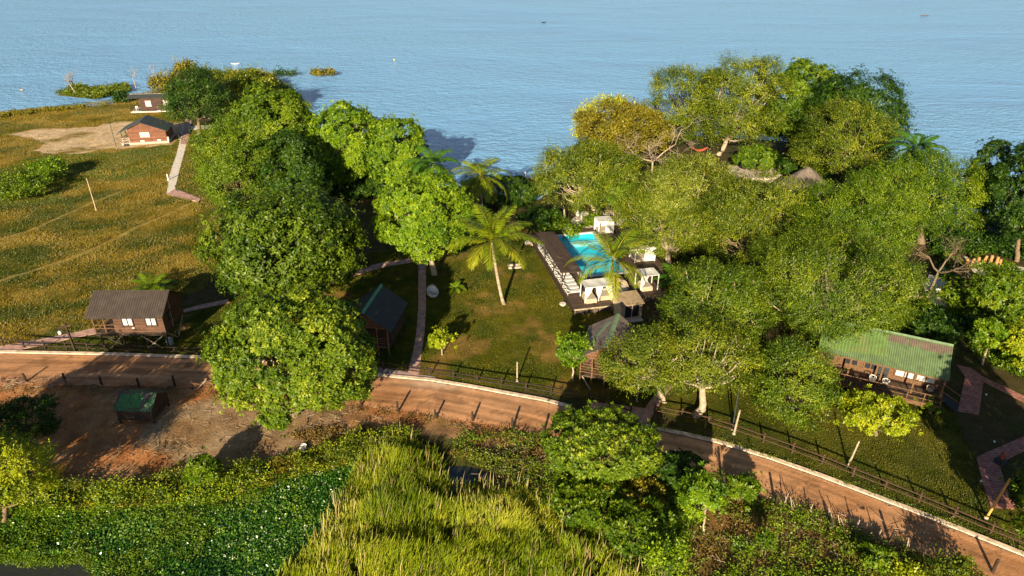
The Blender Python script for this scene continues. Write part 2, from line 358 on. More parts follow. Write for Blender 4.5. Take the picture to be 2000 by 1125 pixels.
z = np.where(inside(GX + jx * .25, GY + jy * .25, POND) | inside(GX + jx * .15, GY + jy * .15, PUDDLE), -1.0, z)
for _ in range(3):
    z[1:-1, 1:-1] = (z[1:-1, 1:-1] * 2 + z[2:, 1:-1] + z[:-2, 1:-1] + z[1:-1, 2:] + z[1:-1, :-2]) / 6
col = ground_rgb(GX, GY)
mk = inside(GX, GY, MEADOW); z = z + np.where(mk, (fbm(GX, GY, 3, 4) - .62) * .25, 0)
z = z + np.where(inside(GX, GY, SOIL) , (fbm(GX, GY, 1.6, 3) - .7) * .22, 0)
ny, nx = GX.shape; idx = np.arange(ny * nx).reshape(ny, nx)
fc = np.stack([idx[:-1, :-1], idx[:-1, 1:], idx[1:, 1:], idx[1:, :-1]], -1).reshape(-1, 4)
M['ground'] = colmat('ground', fine=5, amt=.45, bump=.12)
g = np_mesh('ground', np.stack([GX, GY, z], -1).reshape(-1, 3), fc, M['ground'], col=col.reshape(-1, 3), smooth=True)
tag(g, kind='structure')
# lake ------------------------------------------------------------
m, t, b = newmat('lake_water'); N = t.nodes; L = t.links
tc = N.new('ShaderNodeTexCoord')
def wav(sx, sy, rot, sc, det):
    mp = N.new('ShaderNodeMapping'); mp.inputs['Rotation'].default_value = (0, 0, rot); mp.inputs['Scale'].default_value = (sx, sy, 1); L.new(tc.outputs['Object'], mp.inputs[0])
    n = N.new('ShaderNodeTexNoise'); n.inputs['Scale'].default_value = sc; n.inputs['Detail'].default_value = det; n.inputs['Roughness'].default_value = .6; n.inputs['Distortion'].default_value = .4; L.new(mp.outputs[0], n.inputs['Vector']); return n.outputs['Fac']
w1 = wav(.6, 1, R_(-14), .55, 4); w2 = wav(.8, 1, R_(16), 1.6, 4); w3 = wav(.5, 1, R_(-12), .02, 4)
ml = N.new('ShaderNodeMath'); ml.operation = 'MULTIPLY'; ml.inputs[1].default_value = .45; L.new(w2, ml.inputs[0])
ad = N.new('ShaderNodeMath'); L.new(w1, ad.inputs[0]); L.new(ml.outputs[0], ad.inputs[1])
mw = N.new('ShaderNodeMapRange'); mw.inputs['From Min'].default_value = .35; mw.inputs['From Max'].default_value = .65; mw.inputs['To Min'].default_value = .35; mw.inputs['To Max'].default_value = 1.7; L.new(w3, mw.inputs[0])
mh = N.new('ShaderNodeMath'); mh.operation = 'MULTIPLY'; L.new(ad.outputs[0], mh.inputs[0]); L.new(mw.outputs[0], mh.inputs[1])
bp = N.new('ShaderNodeBump'); bp.inputs['Distance'].default_value = 1.1; L.new(mh.outputs[0], bp.inputs['Height']); L.new(bp.outputs[0], b.inputs['Normal'])
b.inputs['Base Color'].default_value = (.20, .45, .79, 1); b.inputs['Roughness'].default_value = .16; b.inputs['IOR'].default_value = 1.333
M['lake'] = m
mb = MB(); mb.poly([(-9000, 92, -.35), (9000, 92, -.35), (9000, 9000, -.35), (-9000, 9000, -.35)])
tag(mb.build('lake', m), kind='structure')
m2, t, b = newmat('pond_water'); b.inputs['Base Color'].default_value = (.03, .035, .035, 1); b.inputs['Roughness'].default_value = .08
n = t.nodes.new('ShaderNodeTexNoise'); n.inputs['Scale'].default_value = 3; bp = t.nodes.new('ShaderNodeBump'); bp.inputs['Distance'].default_value = .02; t.links.new(n.outputs[0], bp.inputs['Height']); t.links.new(bp.outputs[0], b.inputs['Normal'])
mb = MB(); mb.poly([(-60, 15, -.4), (20, 15, -.4), (20, 47.5, -.4), (-60, 47.5, -.4)])
tag(mb.build('pond', m2), kind='structure')
# dirt road ---------------------------------------------------------
KERB = [(-120,686),(0,690),(200,694),(430,702),(560,712),(710,733),(840,745),(920,758),(1000,773),(1060,784),(1110,797),(1150,812),(1200,824),(1250,834),(1330,850),(1400,866),(1500,897),(1600,932),(1700,970),(1800,1008),(1900,1048),(2000,1088),(2120,1140),(2300,1210)]
LOW = [(2100,1300),(1960,1165),(1880,1118),(1800,1085),(1700,1052),(1620,1018),(1530,990),(1430,950),(1330,925),(1250,905),(1150,880),(1070,850),(1000,838),(900,822),(800,808),(700,792),(560,775),(430,765),(340,756),(200,752),(0,752),(-120,752)]
ROAD = P(KERB + LOW)
def grid_sheet(name, poly, zz, res, jit, colf, m):
    lo = poly.min(0) - 1; hi = poly.max(0) + 1; lo[1] = max(lo[1], 24); hi[0] = min(hi[0], 60); lo[0] = max(lo[0], -62)
    X, Y = np.meshgrid(np.arange(lo[0], hi[0], res), np.arange(lo[1], hi[1], res))
    cx = X[:-1, :-1] + res / 2; cy = Y[:-1, :-1] + res / 2
    ins = inside(cx + (fbm(cx, cy, 1.5, 4) - .5) * jit, cy + (fbm(cy + 5, cx, 1.5, 4) - .5) * jit, poly)
    ny, nx = X.shape; idx = np.arange(ny * nx).reshape(ny, nx)
    f = np.stack([idx[:-1, :-1], idx[:-1, 1:], idx[1:, 1:], idx[1:, :-1]], -1)[ins]
    u, inv = np.unique(f, return_inverse=True); f = inv.reshape(f.shape)
    XX = X.ravel()[u]; YY = Y.ravel()[u]
    zv = zz + (fbm(XX, YY, .9, 3) - .5) * .03
    return np_mesh(name, np.stack([XX, YY, zv], -1), f, m, col=colf(XX, YY), smooth=True)
KW = P(KERB)
def road_col(X, Y):
    d = seg_dist(X, Y, KW); n = fbm(X, Y, 7, 5)[:, None]; n2 = fbm(X + 40, Y, 1.2, 4)[:, None]
    ln = fbm(X * .12, d * 3.2, 1.0, 3)[:, None]
    c = np.array((.50, .225, .09)) * (1 - n * .7) + np.array((.66, .39, .22)) * n * .7
    rut = sum(np.exp(-((d - w_ - .25 * np.sin(X * .21)) / .22) ** 2) for w_ in (1.5, 2.9, 4.3))[:, None] * (.5 + fbm(X, Y, 3, 3)[:, None]); c = c * (1 - .28 * np.clip(rut, 0, 1))
    wet = (fbm(X + 11, Y * 2 + 7, 2.4, 4)[:, None] > .60); c = np.where(wet, c * .72, c)
    c = c * (.50 + .95 * ln) * (.80 + .4 * n2)
    pale = np.exp(-(((X + 7.0) / 3.5) ** 2 + ((Y - 58.0) / 1.0) ** 2))[:, None]
    c = c * (1 - pale * .7) + np.array((.72, .55, .42)) * pale * .7
    red = np.clip((d[:, None] - 4.2) / 1.2, 0, 1) * (fbm(X, Y + 60, 2.5, 3)[:, None] > .42)
    return c * (1 - red * .6) + np.array((.42, .15, .05)) * red * .6
M['road'] = colmat('road', fine=7, amt=.16, bump=.04, detail2=1.5)
rd = grid_sheet('road', ROAD, .045, .2, 1.0, road_col, M['road']); tag(rd, kind='structure')
# kerb: concrete strip along the upper edge of the road
def strip(name, pts, w, z0, z1, m, off=0.0, kind='structure'):
    pw = [Vector((a, b_, 0)) for a, b_ in pts]; mb = MB(); n = len(pw); vs = []
    for i, p in enumerate(pw):
        d = (pw[min(i + 1, n - 1)] - pw[max(i - 1, 0)]).normalized(); nn = Vector((-d.y, d.x, 0))
        a = p + nn * off; b_ = p + nn * (off + w)
        vs += [(a.x, a.y, z0), (b_.x, b_.y, z0), (b_.x, b_.y, z1), (a.x, a.y, z1)]
    fs = []
    for i in range(n - 1):
        for k in range(4): fs.append((4 * i + k, 4 * i + 4 + k, 4 * i + 4 + (k + 1) % 4, 4 * i + (k + 1) % 4))
    fs += [(0, 1, 2, 3), (4 * n - 1, 4 * n - 2, 4 * n - 3, 4 * n - 4)]
    mb.add(vs, fs); o = mb.build(name, m)
    if kind: tag(o, kind=kind)
    return o
def dense(pts, st=1.0):
    out = [tuple(pts[0])]
    for a, b_ in zip(pts[:-1], pts[1:]):
        n = max(1, int(math.dist(a, b_) / st))
        for i in range(1, n + 1): out.append((a[0] + (b_[0] - a[0]) * i / n, a[1] + (b_[1] - a[1]) * i / n))
    return out
M['kerb'] = mat('kerb', (.78, .58, .42), .9, .2, .35, 2.2, .02, 9)
M['kerb_dark'] = mat('kerb_dark', (.18, .14, .12), .9, .2, .3, 3)
kk = [k for k in KERB if k[0] <= 1145]; kk2 = [k for k in KERB if k[0] >= 1250]
strip('kerb', dense(P(kk)), .42, -.1, .16, M['kerb']); strip('kerb', dense(P(kk2)), .42, -.1, .16, M['kerb'])
strip('kerb_channel', dense(P(kk2)), .12, -.1, .055, M['kerb_dark'], -.14); strip('kerb_channel', dense(P(kk)), .10, -.1, .055, M['kerb_dark'], -.12)
# paths ------------------------------------------------------------
M['brick_pink'] = brickmat('brick_pink', (.58, .33, .26), (.48, .26, .22), (.42, .33, .28), .6, .4)
M['brick_red'] = brickmat('brick_red', (.42, .15, .11), (.30, .10, .08), (.46, .33, .26), .55, .36)
M['concrete'] = mat('concrete', (.72, .64, .55), .9, .2, .2, 1.5, .01, 12)
M['brick_lilac'] = brickmat('brick_lilac', (.44, .30, .28), (.36, .25, .25), (.40, .33, .30), .6, .4)
PATHS = []
def sheet(name, pts, z1, m, z0=-.1, zs=None):
    PATHS.append(P(pts))
    pw = [W(a, b_, z1) for a, b_ in pts]; n = len(pw); mb = MB()
    mb.add([(x, y, z1) for x, y in pw] + [(x, y, z0) for x, y in pw], [tuple(range(n)), tuple(range(2 * n - 1, n - 1, -1))] + [(i, i + n, (i + 1) % n + n, (i + 1) % n) for i in range(n)])
    o = mb.build(name, m)
    bm = bmesh.new(); bm.from_mesh(o.data); bmesh.ops.recalc_face_normals(bm, faces=bm.faces); bmesh.ops.triangulate(bm, faces=[f for f in bm.faces if len(f.verts) > 4]); bm.to_mesh(o.data); bm.free()
    return tag(o, kind='structure')
sheet('path', [(795,731),(806,690),(813,650),(817,600),(817,520),(819,490),(835,490),(832,520),(832,600),(829,650),(823,695),(818,735)], .06, M['brick_pink'])
sheet('path', [(705,712),(795,726),(818,731),(850,736),(850,745),(710,728),(700,722)], .052, M['brick_lilac'])
sheet('path', [(350,606),(400,593),(446,584),(448,591),(400,601),(352,612)], .06, M['brick_pink'])
sheet('path', [(640,545),(690,528),(740,514),(800,505),(818,500),(818,508),(800,513),(750,521),(700,536),(650,552)], .06, M['brick_pink'])
sheet('path', [(358,246),(372,246),(362,290),(351,330),(342,368),(333,378),(325,379),(331,340),(345,300)], .06, M['concrete'])
sheet('path', [(362,232),(375,234),(366,282),(352,282)], .075, M['brick_pink'])
sheet('path', [(325,379),(342,368),(372,380),(392,388),(388,394),(350,385)], .068, M['brick_pink'])
sheet('path', [(372,246),(430,244),(430,250),(371,253)], .05, M['concrete'])
sheet('path', [(0,676),(90,660),(150,648),(186,640),(190,651),(150,658),(90,672),(30,684),(-40,700),(-60,690)], .06, M['brick_pink'])
sheet('path', [(1150,785),(1180,787),(1260,797),(1275,775),(1290,750),(1310,735),(1330,738),(1305,765),(1285,795),(1262,830),(1235,832),(1170,815)], .07, M['brick_pink'])
sheet('path', [(1868,712),(1895,718),(1925,738),(2060,800),(2060,815),(1990,780),(1921,745),(1912,810),(1871,802),(1885,735)], .06, M['brick_red'])
sheet('path', [(1907,893),(1925,884),(2000,852),(2100,815),(2100,840),(2000,880),(1952,905),(1963,945),(1982,994),(1935,990),(1922,950)], .06, M['brick_red'])
sheet('path', [(1815,535),(1832,540),(1870,560),(1885,585),(1850,600),(1812,590),(1805,560)], .05, M['concrete'])
sheet('yard', [(1880,500),(1960,515),(2100,540),(2100,600),(1990,585),(1975,560),(1900,530)], .045, M['concrete'])
sheet('yard', [(1420,322),(1530,330),(1560,345),(1560,362),(1440,350),(1425,340)], .045, M['stone'])
sheet('yard', [(1100,437),(1130,420),(1250,412),(1260,430),(1225,440),(1180,448),(1110,458),(1095,455)], .06, M['concrete'])
# fences -----------------------------------------------------------
def fence(label, pts, sp=2.6, h=1.15, m='wood_dark', rails=(.45, .95), mid=None):
    pw = dense(P(pts), .5); acc = [0]
    for a, b_ in zip(pw[:-1], pw[1:]): acc.append(acc[-1] + math.dist(a, b_))
    n = max(1, round(acc[-1] / sp)); ps = []
    for i in range(n + 1):
        s = acc[-1] * i / n; ps.append((np.interp(s, acc, [p[0] for p in pw]), np.interp(s, acc, [p[1] for p in pw])))
    t = thing('rail_fence', label, 'fence', (ps[0][0], ps[0][1], 0), group='post and rail fences along the road')
    o = Vector((ps[0][0], ps[0][1], 0))
    for p in ps:
        a = Vector((p[0], p[1], 0)) - o; dz = random.uniform(-.06, .06)
        MB().beam(a + Vector((0, 0, -.1)), a + Vector((random.uniform(-.04, .04), random.uniform(-.04, .04), h + dz)), .14).build('post', M[m], t)
    for hh in rails:
        for a, b_ in zip(ps[:-1], ps[1:]):
            a3 = Vector((a[0], a[1], hh + random.uniform(-.03, .03))) - o; b3 = Vector((b_[0], b_[1], hh + random.uniform(-.03, .03))) - o
            nn = (b3 - a3).cross(Vector((0, 0, 1))).normalized() * .1
            MB().beam(a3 + nn, b3 + nn, .09, .09).build('rail', M[m], t)
    return t
fence('dark timber rail fence below the stilt cottage, beside the road kerb', [(8,676),(60,680),(140,683),(210,687),(300,690),(430,695)])
fence('dark timber rail fence crossing the foot of the brick path', [(705,716),(760,723),(850,735),(930,748),(1000,759),(1060,768),(1125,780)])
fence('short dark rail fence beside the paved entrance and dark shade', [(1150,783),(1190,795),(1232,808)], 2.2)
fence('longest dark rail fence, along the kerb below the right lawn', [(1278,808),(1345,820),(1425,842),(1500,868),(1600,905),(1700,945),(1800,985),(1900,1028),(2010,1072)], 2.6, m='wood_fence')
fence('low dark fence behind the man in white shirt', [(1800,580),(1850,585),(1900,592),(1990,600)], 3.0)
# ================================================================== TREES
def unit(a): return a / np.maximum(np.linalg.norm(a, axis=-1, keepdims=True), 1e-6)
def leaves(base, d, nrm, ln, wd, tint):
    """diamond leaves: base (n,3), direction d, facing roughly nrm"""
    n = len(base); d = unit(d); s = unit(np.cross(d, nrm)); ln = np.broadcast_to(ln, (n,))[:, None]; wd = np.broadcast_to(wd, (n,))[:, None]
    fold = unit(np.cross(s, d)) * wd * .18
    v = np.stack([base, base + d * ln * .5 + s * wd / 2 - fold, base + d * ln, base + d * ln * .5 - s * wd / 2 - fold], 1).reshape(-1, 3)
    f = np.arange(4 * n).reshape(n, 4); return v, f, np.repeat(tint, 4)
def crown_arrays(rg, c, R, kind, D, dens=1.0, lob=1.0, under=.35):
    """c centre, R radii, D distance from camera; returns leaf arrays and lobe centres"""
    R = np.array(R, float); mR = R.mean()
    nl = int(max(5, 26 * lob * min(1.4, (mR / 4) ** .6)))
    i = np.arange(nl) + .5; ph = i * 2.39996 + rg.random(nl) * .7; zz = 1 - (1 + under) * i / nl
    rr = np.sqrt(np.maximum(0, 1 - zz ** 2)); dirs = np.stack([rr * np.cos(ph), rr * np.sin(ph), zz], 1) + rg.normal(0, .10, (nl, 3)); dirs = unit(dirs)
    lr = mR * rg.uniform(.24, .42, nl) / max(.8, lob ** .35)
    if kind in ('feather',): lz = .6
    if kind == 'feather': dens = dens * .85
    else: lz = .8
    lc = dirs * (R - lr[:, None] * np.array([1, 1, lz]) * rg.uniform(.75, 1.0, (nl, 1))) * (rg.uniform(.84, 1.05, (nl, 1)) if kind == 'rosette' else rg.uniform(.70, 1.12, (nl, 1)))
    lr = np.append(lr, mR * .45); lc = np.vstack([lc, [[0, 0, -.1 * R[2]]]]); dirs = np.vstack([dirs, [[0, 0, 1]]])
    px = D / 683.0
    L0 = {'rosette': .26, 'feather': .23, 'fine': .22, 'big': .38}[kind]; L = max(L0, 2.0 * px)
    sp = {'rosette': .60, 'feather': .60, 'fine': .52, 'big': .72}[kind] * (L / L0) / math.sqrt(dens)
    cs = []; os_ = []; ti = []; subs = []
    for k in range(len(lr)):
        ns = int(rg.integers(5, 11)) + (3 if kind == 'rosette' else 0); ud = unit(unit(rg.normal(0, 1, (ns, 3))) + dirs[k] * .8); tk = rg.normal(0, .13)
        for u0 in ud:
            rs = lr[k] * rg.uniform(.34, .58); c0 = lc[k] + u0 * (lr[k] - rs * .6) * np.array([1, 1, lz]) * rg.uniform(.85, 1.25); subs.append((c0, rs))
            n = int(4 * math.pi * rs ** 2 * (.45 + .55 * lz) / sp ** 2 * .95) + 3
            u = unit(rg.normal(0, 1, (n, 3))); u = unit(u + u0 * .4 + dirs[k] * .25 + [0, 0, .28])
            cs.append(c0 + u * rs * np.array([1, 1, lz]) * rg.uniform(.75, 1.12, (n, 1))); os_.append(u); ti.append(np.full(n, tk + rg.normal(0, .07)))
    cs = np.vstack(cs); os_ = np.vstack(os_); ti = np.concatenate(ti)
    for ax_ in range(3):                       # let the uneven outline fill the surveyed radii, no more
        q = np.percentile(np.abs(cs[:, ax_]), 99.3); k_ = (R[ax_] - L * .3) / q
        cs[:, ax_] *= k_; lc[:, ax_] *= k_; subs = [(c0 * np.where(np.arange(3) == ax_, k_, 1), rs) for c0, rs in subs]
    keep = np.ones(len(cs), bool)
    for k in range(len(lr)):
        q = (cs - lc[k]) / (lr[k] * np.array([1, 1, lz])); keep &= ~((q ** 2).sum(1) < .30)
    for c0, rs in subs:
        m_ = np.abs(cs[:, 2] - c0[2]) < rs
        q = (cs[m_] - c0) / (rs * np.array([1, 1, lz])); keep[m_] &= ~((q ** 2).sum(1) < .40)
    cs, os_, ti = cs[keep], os_[keep], ti[keep]; n = len(cs)
    out = unit(cs / R ** 2 * mR ** 2)
    o = unit(os_ * .6 + out * .6 + np.array([0, 0, .15])); ct = np.clip(.45 + ti + rg.normal(0, .16, n), 0, 1)
    ct = np.where(rg.random(n) < .04, rg.uniform(.75, 1, n), ct)
    sh = rg.random(n) < {'big': .16, 'feather': .10}.get(kind, .05)
    cs = cs + np.where(sh[:, None], unit(o + rg.normal(0, .25, (n, 3)) + [0, 0, .2]) * rg.uniform(.4, 1.5, (n, 1)) * sp * (1.6 if kind == 'big' else 1.1), 0)
    if kind == 'rosette':
        k = 11
        a = rg.random((n, k)) * 6.283; t1 = unit(np.cross(o, rg.normal(0, 1, (n, 3)))); t2 = np.cross(o, t1)
        d = (t1[:, None] * np.cos(a)[..., None] + t2[:, None] * np.sin(a)[..., None]) + o[:, None] * rg.uniform(.05, .9, (n, k, 1))
        nr = o[:, None] + rg.normal(0, .3, (n, k, 3))
        b = cs[:, None] + rg.normal(0, .07 * sp, (n, k, 3)) + d * .03; ln = L * rg.uniform(.8, 1.35, n * k); wd = ln * .42
    elif kind == 'big':
        k = 6
        a = rg.random((n, k)) * 6.283; t1 = unit(np.cross(o, rg.normal(0, 1, (n, 3)))); t2 = np.cross(o, t1)
        d = (t1[:, None] * np.cos(a)[..., None] + t2[:, None] * np.sin(a)[..., None]) + o[:, None] * rg.uniform(.0, .6, (n, k, 1)) + np.array([0, 0, -.25])
        nr = o[:, None] + rg.normal(0, .4, (n, k, 3)); b = cs[:, None] + rg.normal(0, .2 * sp, (n, k, 3)); ln = L * rg.uniform(.7, 1.3, n * k); wd = ln * .5
    elif kind == 'feather':
        k = 10
        ax = unit(o * .7 + rg.normal(0, .5, (n, 3)) * np.array([1, 1, .45])); s = unit(np.cross(ax, o + rg.normal(0, .25, (n, 3))))
        tt = np.linspace(-.6, .8, k)[None, :, None] * (sp * 1.35); sg = np.where(np.arange(k) % 2 == 0, 1, -1)[None, :, None]
        b = cs[:, None] + ax[:, None] * tt + rg.normal(0, .05 * sp, (n, k, 3)); d = ax[:, None] * .6 + s[:, None] * sg * .9 + rg.normal(0, .2, (n, k, 3))
        nr = o[:, None] + rg.normal(0, .35, (n, k, 3)); ln = L * rg.uniform(.8, 1.3, n * k); wd = ln * .36
    else:
        k = 8
        d = o[:, None] * .5 + rg.normal(0, .7, (n, k, 3)); nr = o[:, None] + rg.normal(0, .5, (n, k, 3))
        b = cs[:, None] + rg.normal(0, .34 * sp, (n, k, 3)); ln = L * rg.uniform(.7, 1.3, n * k); wd = ln * .5
    tn = np.clip(np.repeat(ct, k) + rg.normal(0, .07, n * k), 0, 1)
    v, f, tn = leaves(b.reshape(-1, 3), d.reshape(-1, 3), nr.reshape(-1, 3), ln, wd, tn)
    return v, f, tn, lc, lr
def fit_crown(box, base, squash=(.42, 1.25), ry=.9, dy=0.0):
    x0, x1, yt, yb = box; Xb, Yb = W(*base); Yc = Yb + dy; cx = (x0 + x1) / 2; hw = (x1 - x0) / 2
    th, phh = np.meshgrid(np.linspace(0, math.pi, 19), np.linspace(0, 2 * math.pi, 24)); sph = np.stack([np.sin(th) * np.cos(phh), np.sin(th) * np.sin(phh), np.cos(th)], -1).reshape(-1, 3)
    zc, rz = 5.0, 3.0
    for _ in range(40):
        d = Yc * cp + (H - zc) * sp; s = F / d; Rx = hw / s; Xc = (cx - 1000) / s
        p = sph * [Rx, Rx * ry, rz] + [Xc, Yc, zc]; yy = proj(p[:, 0], p[:, 1], p[:, 2])[1]
        rz += ((yb - yt) - (yy.max() - yy.min())) / 2 / (s * cp) * .7; rz = min(max(rz, squash[0] * Rx), squash[1] * Rx)
        zc += (yy.min() - yt) / (s * cp) * .7; zc = max(zc, rz * .55)
    return (Xc, Yc, zc), (Rx, Rx * ry, rz), d
def limb(mb, a, b, r0, r1, rg, n=5, bend=.12, k=5):
    a = np.array(a, float); b = np.array(b, float); L = np.linalg.norm(b - a); pts = []; rs = []
    o = rg.normal(0, bend * L, 3)
    for i in range(k + 1):
        t = i / k; p = a * (1 - t) + b * t + o * math.sin(t * math.pi) * .6 + rg.normal(0, .015 * L, 3) * (0 < i < k); p[2] -= .08 * L * math.sin(t * math.pi); pts.append(p); rs.append(r0 * (1 - t) + r1 * t)
    mb.tube(pts, rs, n, cap=False); return pts
TN = [0]
def tree(name, label, cat, box, base, kind='rosette', leaf='leaf_green', bark='bark', dens=1.0, lob=1.0, trunk_r=None, group=None, squash=(.42, 1.25), dy=0.0, fork=.35, twigs=0, lean=None, ry=.9, under=.75, seed=None):
    TN[0] += 1; rg = np.random.default_rng(seed or 100 + TN[0])
    (Xc, Yc, zc), R, D = fit_crown(box, base, squash, ry, dy); Xb, Yb = W(*base)
    t = thing(name, label, cat, (Xb, Yb, 0), group=group); off = np.array([Xc - Xb, Yc - Yb, zc])
    v, f, tn, lc, lr = crown_arrays(rg, None, R, kind, D, dens, lob, under)
    v = v + off; v[:, 2] = np.where(v[:, 2] < .05, .05 + np.abs(v[:, 2]) * .02, v[:, 2])
    np_mesh('crown', v, f, M[leaf], t, tint=tn)
    tr = trunk_r or max(.10, R[0] * .055); mb = MB()
    fk = off * np.array([.45, .45, 1]) ; fk[2] = max(.5, off[2] - R[2] * .75) if fork is None else max(.6, off[2] * fork)
    if cat in ('tree',) or True:
        limb(mb, (0, 0, -.2), fk, tr * 1.25, tr * .85, rg, 8, .05)
        for k in range(len(lc) - 1):
            e = lc[k] + off; m_ = fk * .5 + (off * .8 + lc[k] * .2) * .5 if k % 3 else fk
            limb(mb, m_ if k % 3 else fk, e, tr * (.5 if k % 3 == 0 else .25), tr * .1, rg, 5, .08, 4)
            if k % 3: limb(mb, fk, m_, tr * .5, tr * .25, rg, 5, .05, 3)
        for k in range(twigs):
            j = rg.integers(len(lc) - 1); u = unit(rg.normal(0, 1, 3) + unit(lc[j]) * 1.1 + np.array([0, -.5, .3])); e = lc[j] + off + u * lr[j] * rg.uniform(.8, 1.05)
            limb(mb, lc[j] + off + rg.normal(0, .2, 3) * lr[j], e,   .035 + .0004 * D, .012 + .0002 * D, rg, 4, .1, 3)
    mb.build('trunk', M[bark], t, smooth=True)
    return t
def bare_tree(label, base, height, spread, seed, m='twig', lean=(0, 0), levels=5, r0=.16, name='bare_tree', n0=4):
    rg = np.random.default_rng(seed); Xb, Yb = W(*base); t = thing(name, label, 'tree', (Xb, Yb, 0)); mb = MB(); bb = MB()
    def grow(a, d, L, r, lv, dst):
        b = a + d * L; limb(dst, a, b, r, r * .6, rg, 5 if lv < 2 else 3, .07, 3)
        if lv >= levels: return
        for _ in range(n0 if lv == 0 else rg.integers(2, 4)):
            nd = unit(d * .65 + rg.normal(0, .55, 3) * np.array([1, 1, .45]) * (spread) + np.array([0, 0, .12])); grow(a + (b - a) * rg.uniform(.6, 1) if lv else b, nd, L * rg.uniform(.55, .85), r * .58, lv + 1, bb)
    grow(np.zeros(3), unit(np.array([lean[0], lean[1], 1.0])), height * .36, r0, 0, mb)
    mb.build('trunk', M[m], t, smooth=True); bb.build('branches', M[m], t, smooth=True); return t
def palm(name, label, base, top_px, top_z, fl, n, seed, leaf='palm', tr=.2, bark='palm_bark', rise=(-.35, 1.25), width=.16, bend=None, group=None, droop=1.0):
    """base pixel, crown pixel at height top_z, frond length fl"""
    rg = np.random.default_rng(seed); Xb, Yb = W(*base)
    t = thing(name, label, 'palm tree', (Xb, Yb, 0), group=group)
    if top_px is None: top = np.array([0, 0, top_z])
    else:
        X, Y = W(top_px[0], top_px[1], top_z); Y = Yb + np.clip(Y - Yb, -1.2, 1.2); d = Y * cp + (H - top_z) * sp; top = np.array([(top_px[0] - 1000) * d / F - Xb, Y - Yb, top_z])
    if top_z > .6:
        pts = []; rs = []
        for i in range(13):
            s = i / 12; q = top * s; q[0] = top[0] * (s ** .75 if bend is None else s ** bend); pts.append(q - np.array([0, 0, .15 * (1 - s)])); rs.append(tr * (1.55 if i == 0 else 1.15 - .4 * s))
        MB().tube(pts, rs, 9).build('trunk', M[bark], t, smooth=True)
    for i in range(n):
        az = i * 2.39996 + rg.normal(0, .15); q = i / max(1, n - 1); el = rise[1] * (1 - q) + rise[0] * q + rg.normal(0, .08); Lf = fl * rg.uniform(.85, 1.08) * (.8 + .3 * math.sin(q * 3))
        ns = 14; p = top.copy(); pts = [p.copy()]; e = el
        for k in range(ns):
            e2 = e - droop * (.045 + .085 * (k / ns) ** 1.1) * (1 + .5 * math.cos(el)); e = e2
            p = p + np.array([math.cos(e) * math.cos(az), math.cos(e) * math.sin(az), math.sin(e)]) * Lf / ns; pts.append(p.copy())
        pts = np.array(pts); m = 44; s = np.linspace(.12, .99, m); ii = s * ns; i0 = np.minimum(ii.astype(int), ns - 1); fr = (ii - i0)[:, None]
        bp_ = pts[i0] * (1 - fr) + pts[i0 + 1] * fr; tg = unit(pts[i0 + 1] - pts[i0]); side = unit(np.cross(tg, np.array([0, 0, 1.0]))); upn = unit(np.cross(side, tg))
        prof = np.sin(np.clip(s, 0, 1) * math.pi * .86 + .32) ** .7
        B = []; Dd = []; Nn = []; Ln = []
        for sg in (-1, 1):
            B.append(bp_); Dd.append(side * sg * .85 + tg * .65 + upn * (.05) + np.array([0, 0, -.35]) + rg.normal(0, .09, (m, 3))); Nn.append(upn + side * sg * .35); Ln.append(prof * fl * .24 * rg.uniform(.85, 1.15, m))
        B = np.vstack(B); ln = np.concatenate(Ln); base_t = .75 if q > .8 else .42 + .2 * rg.random()
        v, f, tn = leaves(B, np.vstack(Dd), np.vstack(Nn), ln, width * (.5 + .5 * ln / ln.max()) * fl / 4.5, np.clip(base_t + rg.normal(0, .1, len(B)), 0, 1))
        # rachis ribbon joins the same frond mesh
        rv = []; rf = []; w0 = .05 * fl / 4.5
        sd = unit(np.cross(np.gradient(pts, axis=0), np.array([0, 0, 1.0])))
        for k in range(ns + 1): ww = w0 * (1 - .7 * k / ns); rv += [pts[k] - sd[k] * ww + [0, 0, .01], pts[k] + sd[k] * ww + [0, 0, .01]]
        n0 = len(v); rf = [(n0 + 2 * k, n0 + 2 * k + 1, n0 + 2 * k + 3, n0 + 2 * k + 2) for k in range(ns)]
        np_mesh('frond', np.vstack([v, rv]), np.vstack([f, rf]), M[leaf], t, tint=np.concatenate([tn, np.full(len(rv), .9)]))
    return t
def shrub(label, box, base, kind='fine', leaf='leaf_green', dens=1.0, name='shrub', group=None, lob=.7, seed=None, squash=(.3, 1.3), ry=.9):
    TN[0] += 1; rg = np.random.default_rng(seed or 500 + TN[0])
    (Xc, Yc, zc), R, D = fit_crown(box, base, squash, ry); t = thing(name, label, 'shrub' if name != 'agave' else 'plant', (Xc, Yc, 0), group=group)
    v, f, tn, lc, lr = crown_arrays(rg, None, R, kind, D, dens, lob, .5); v = v + [0, 0, zc]; v[:, 2] = np.maximum(v[:, 2], .03)
    np_mesh('foliage', v, f, M[leaf], t, tint=tn); mb = MB()
    for k in range(min(9, len(lc))): limb(mb, (rg.normal(0, .1), rg.normal(0, .1), -.05), lc[k] + np.array([0, 0, zc]), .05, .02, rg, 4, .08, 3)
    mb.build('stems', M['bark'], t); return t
T = tree
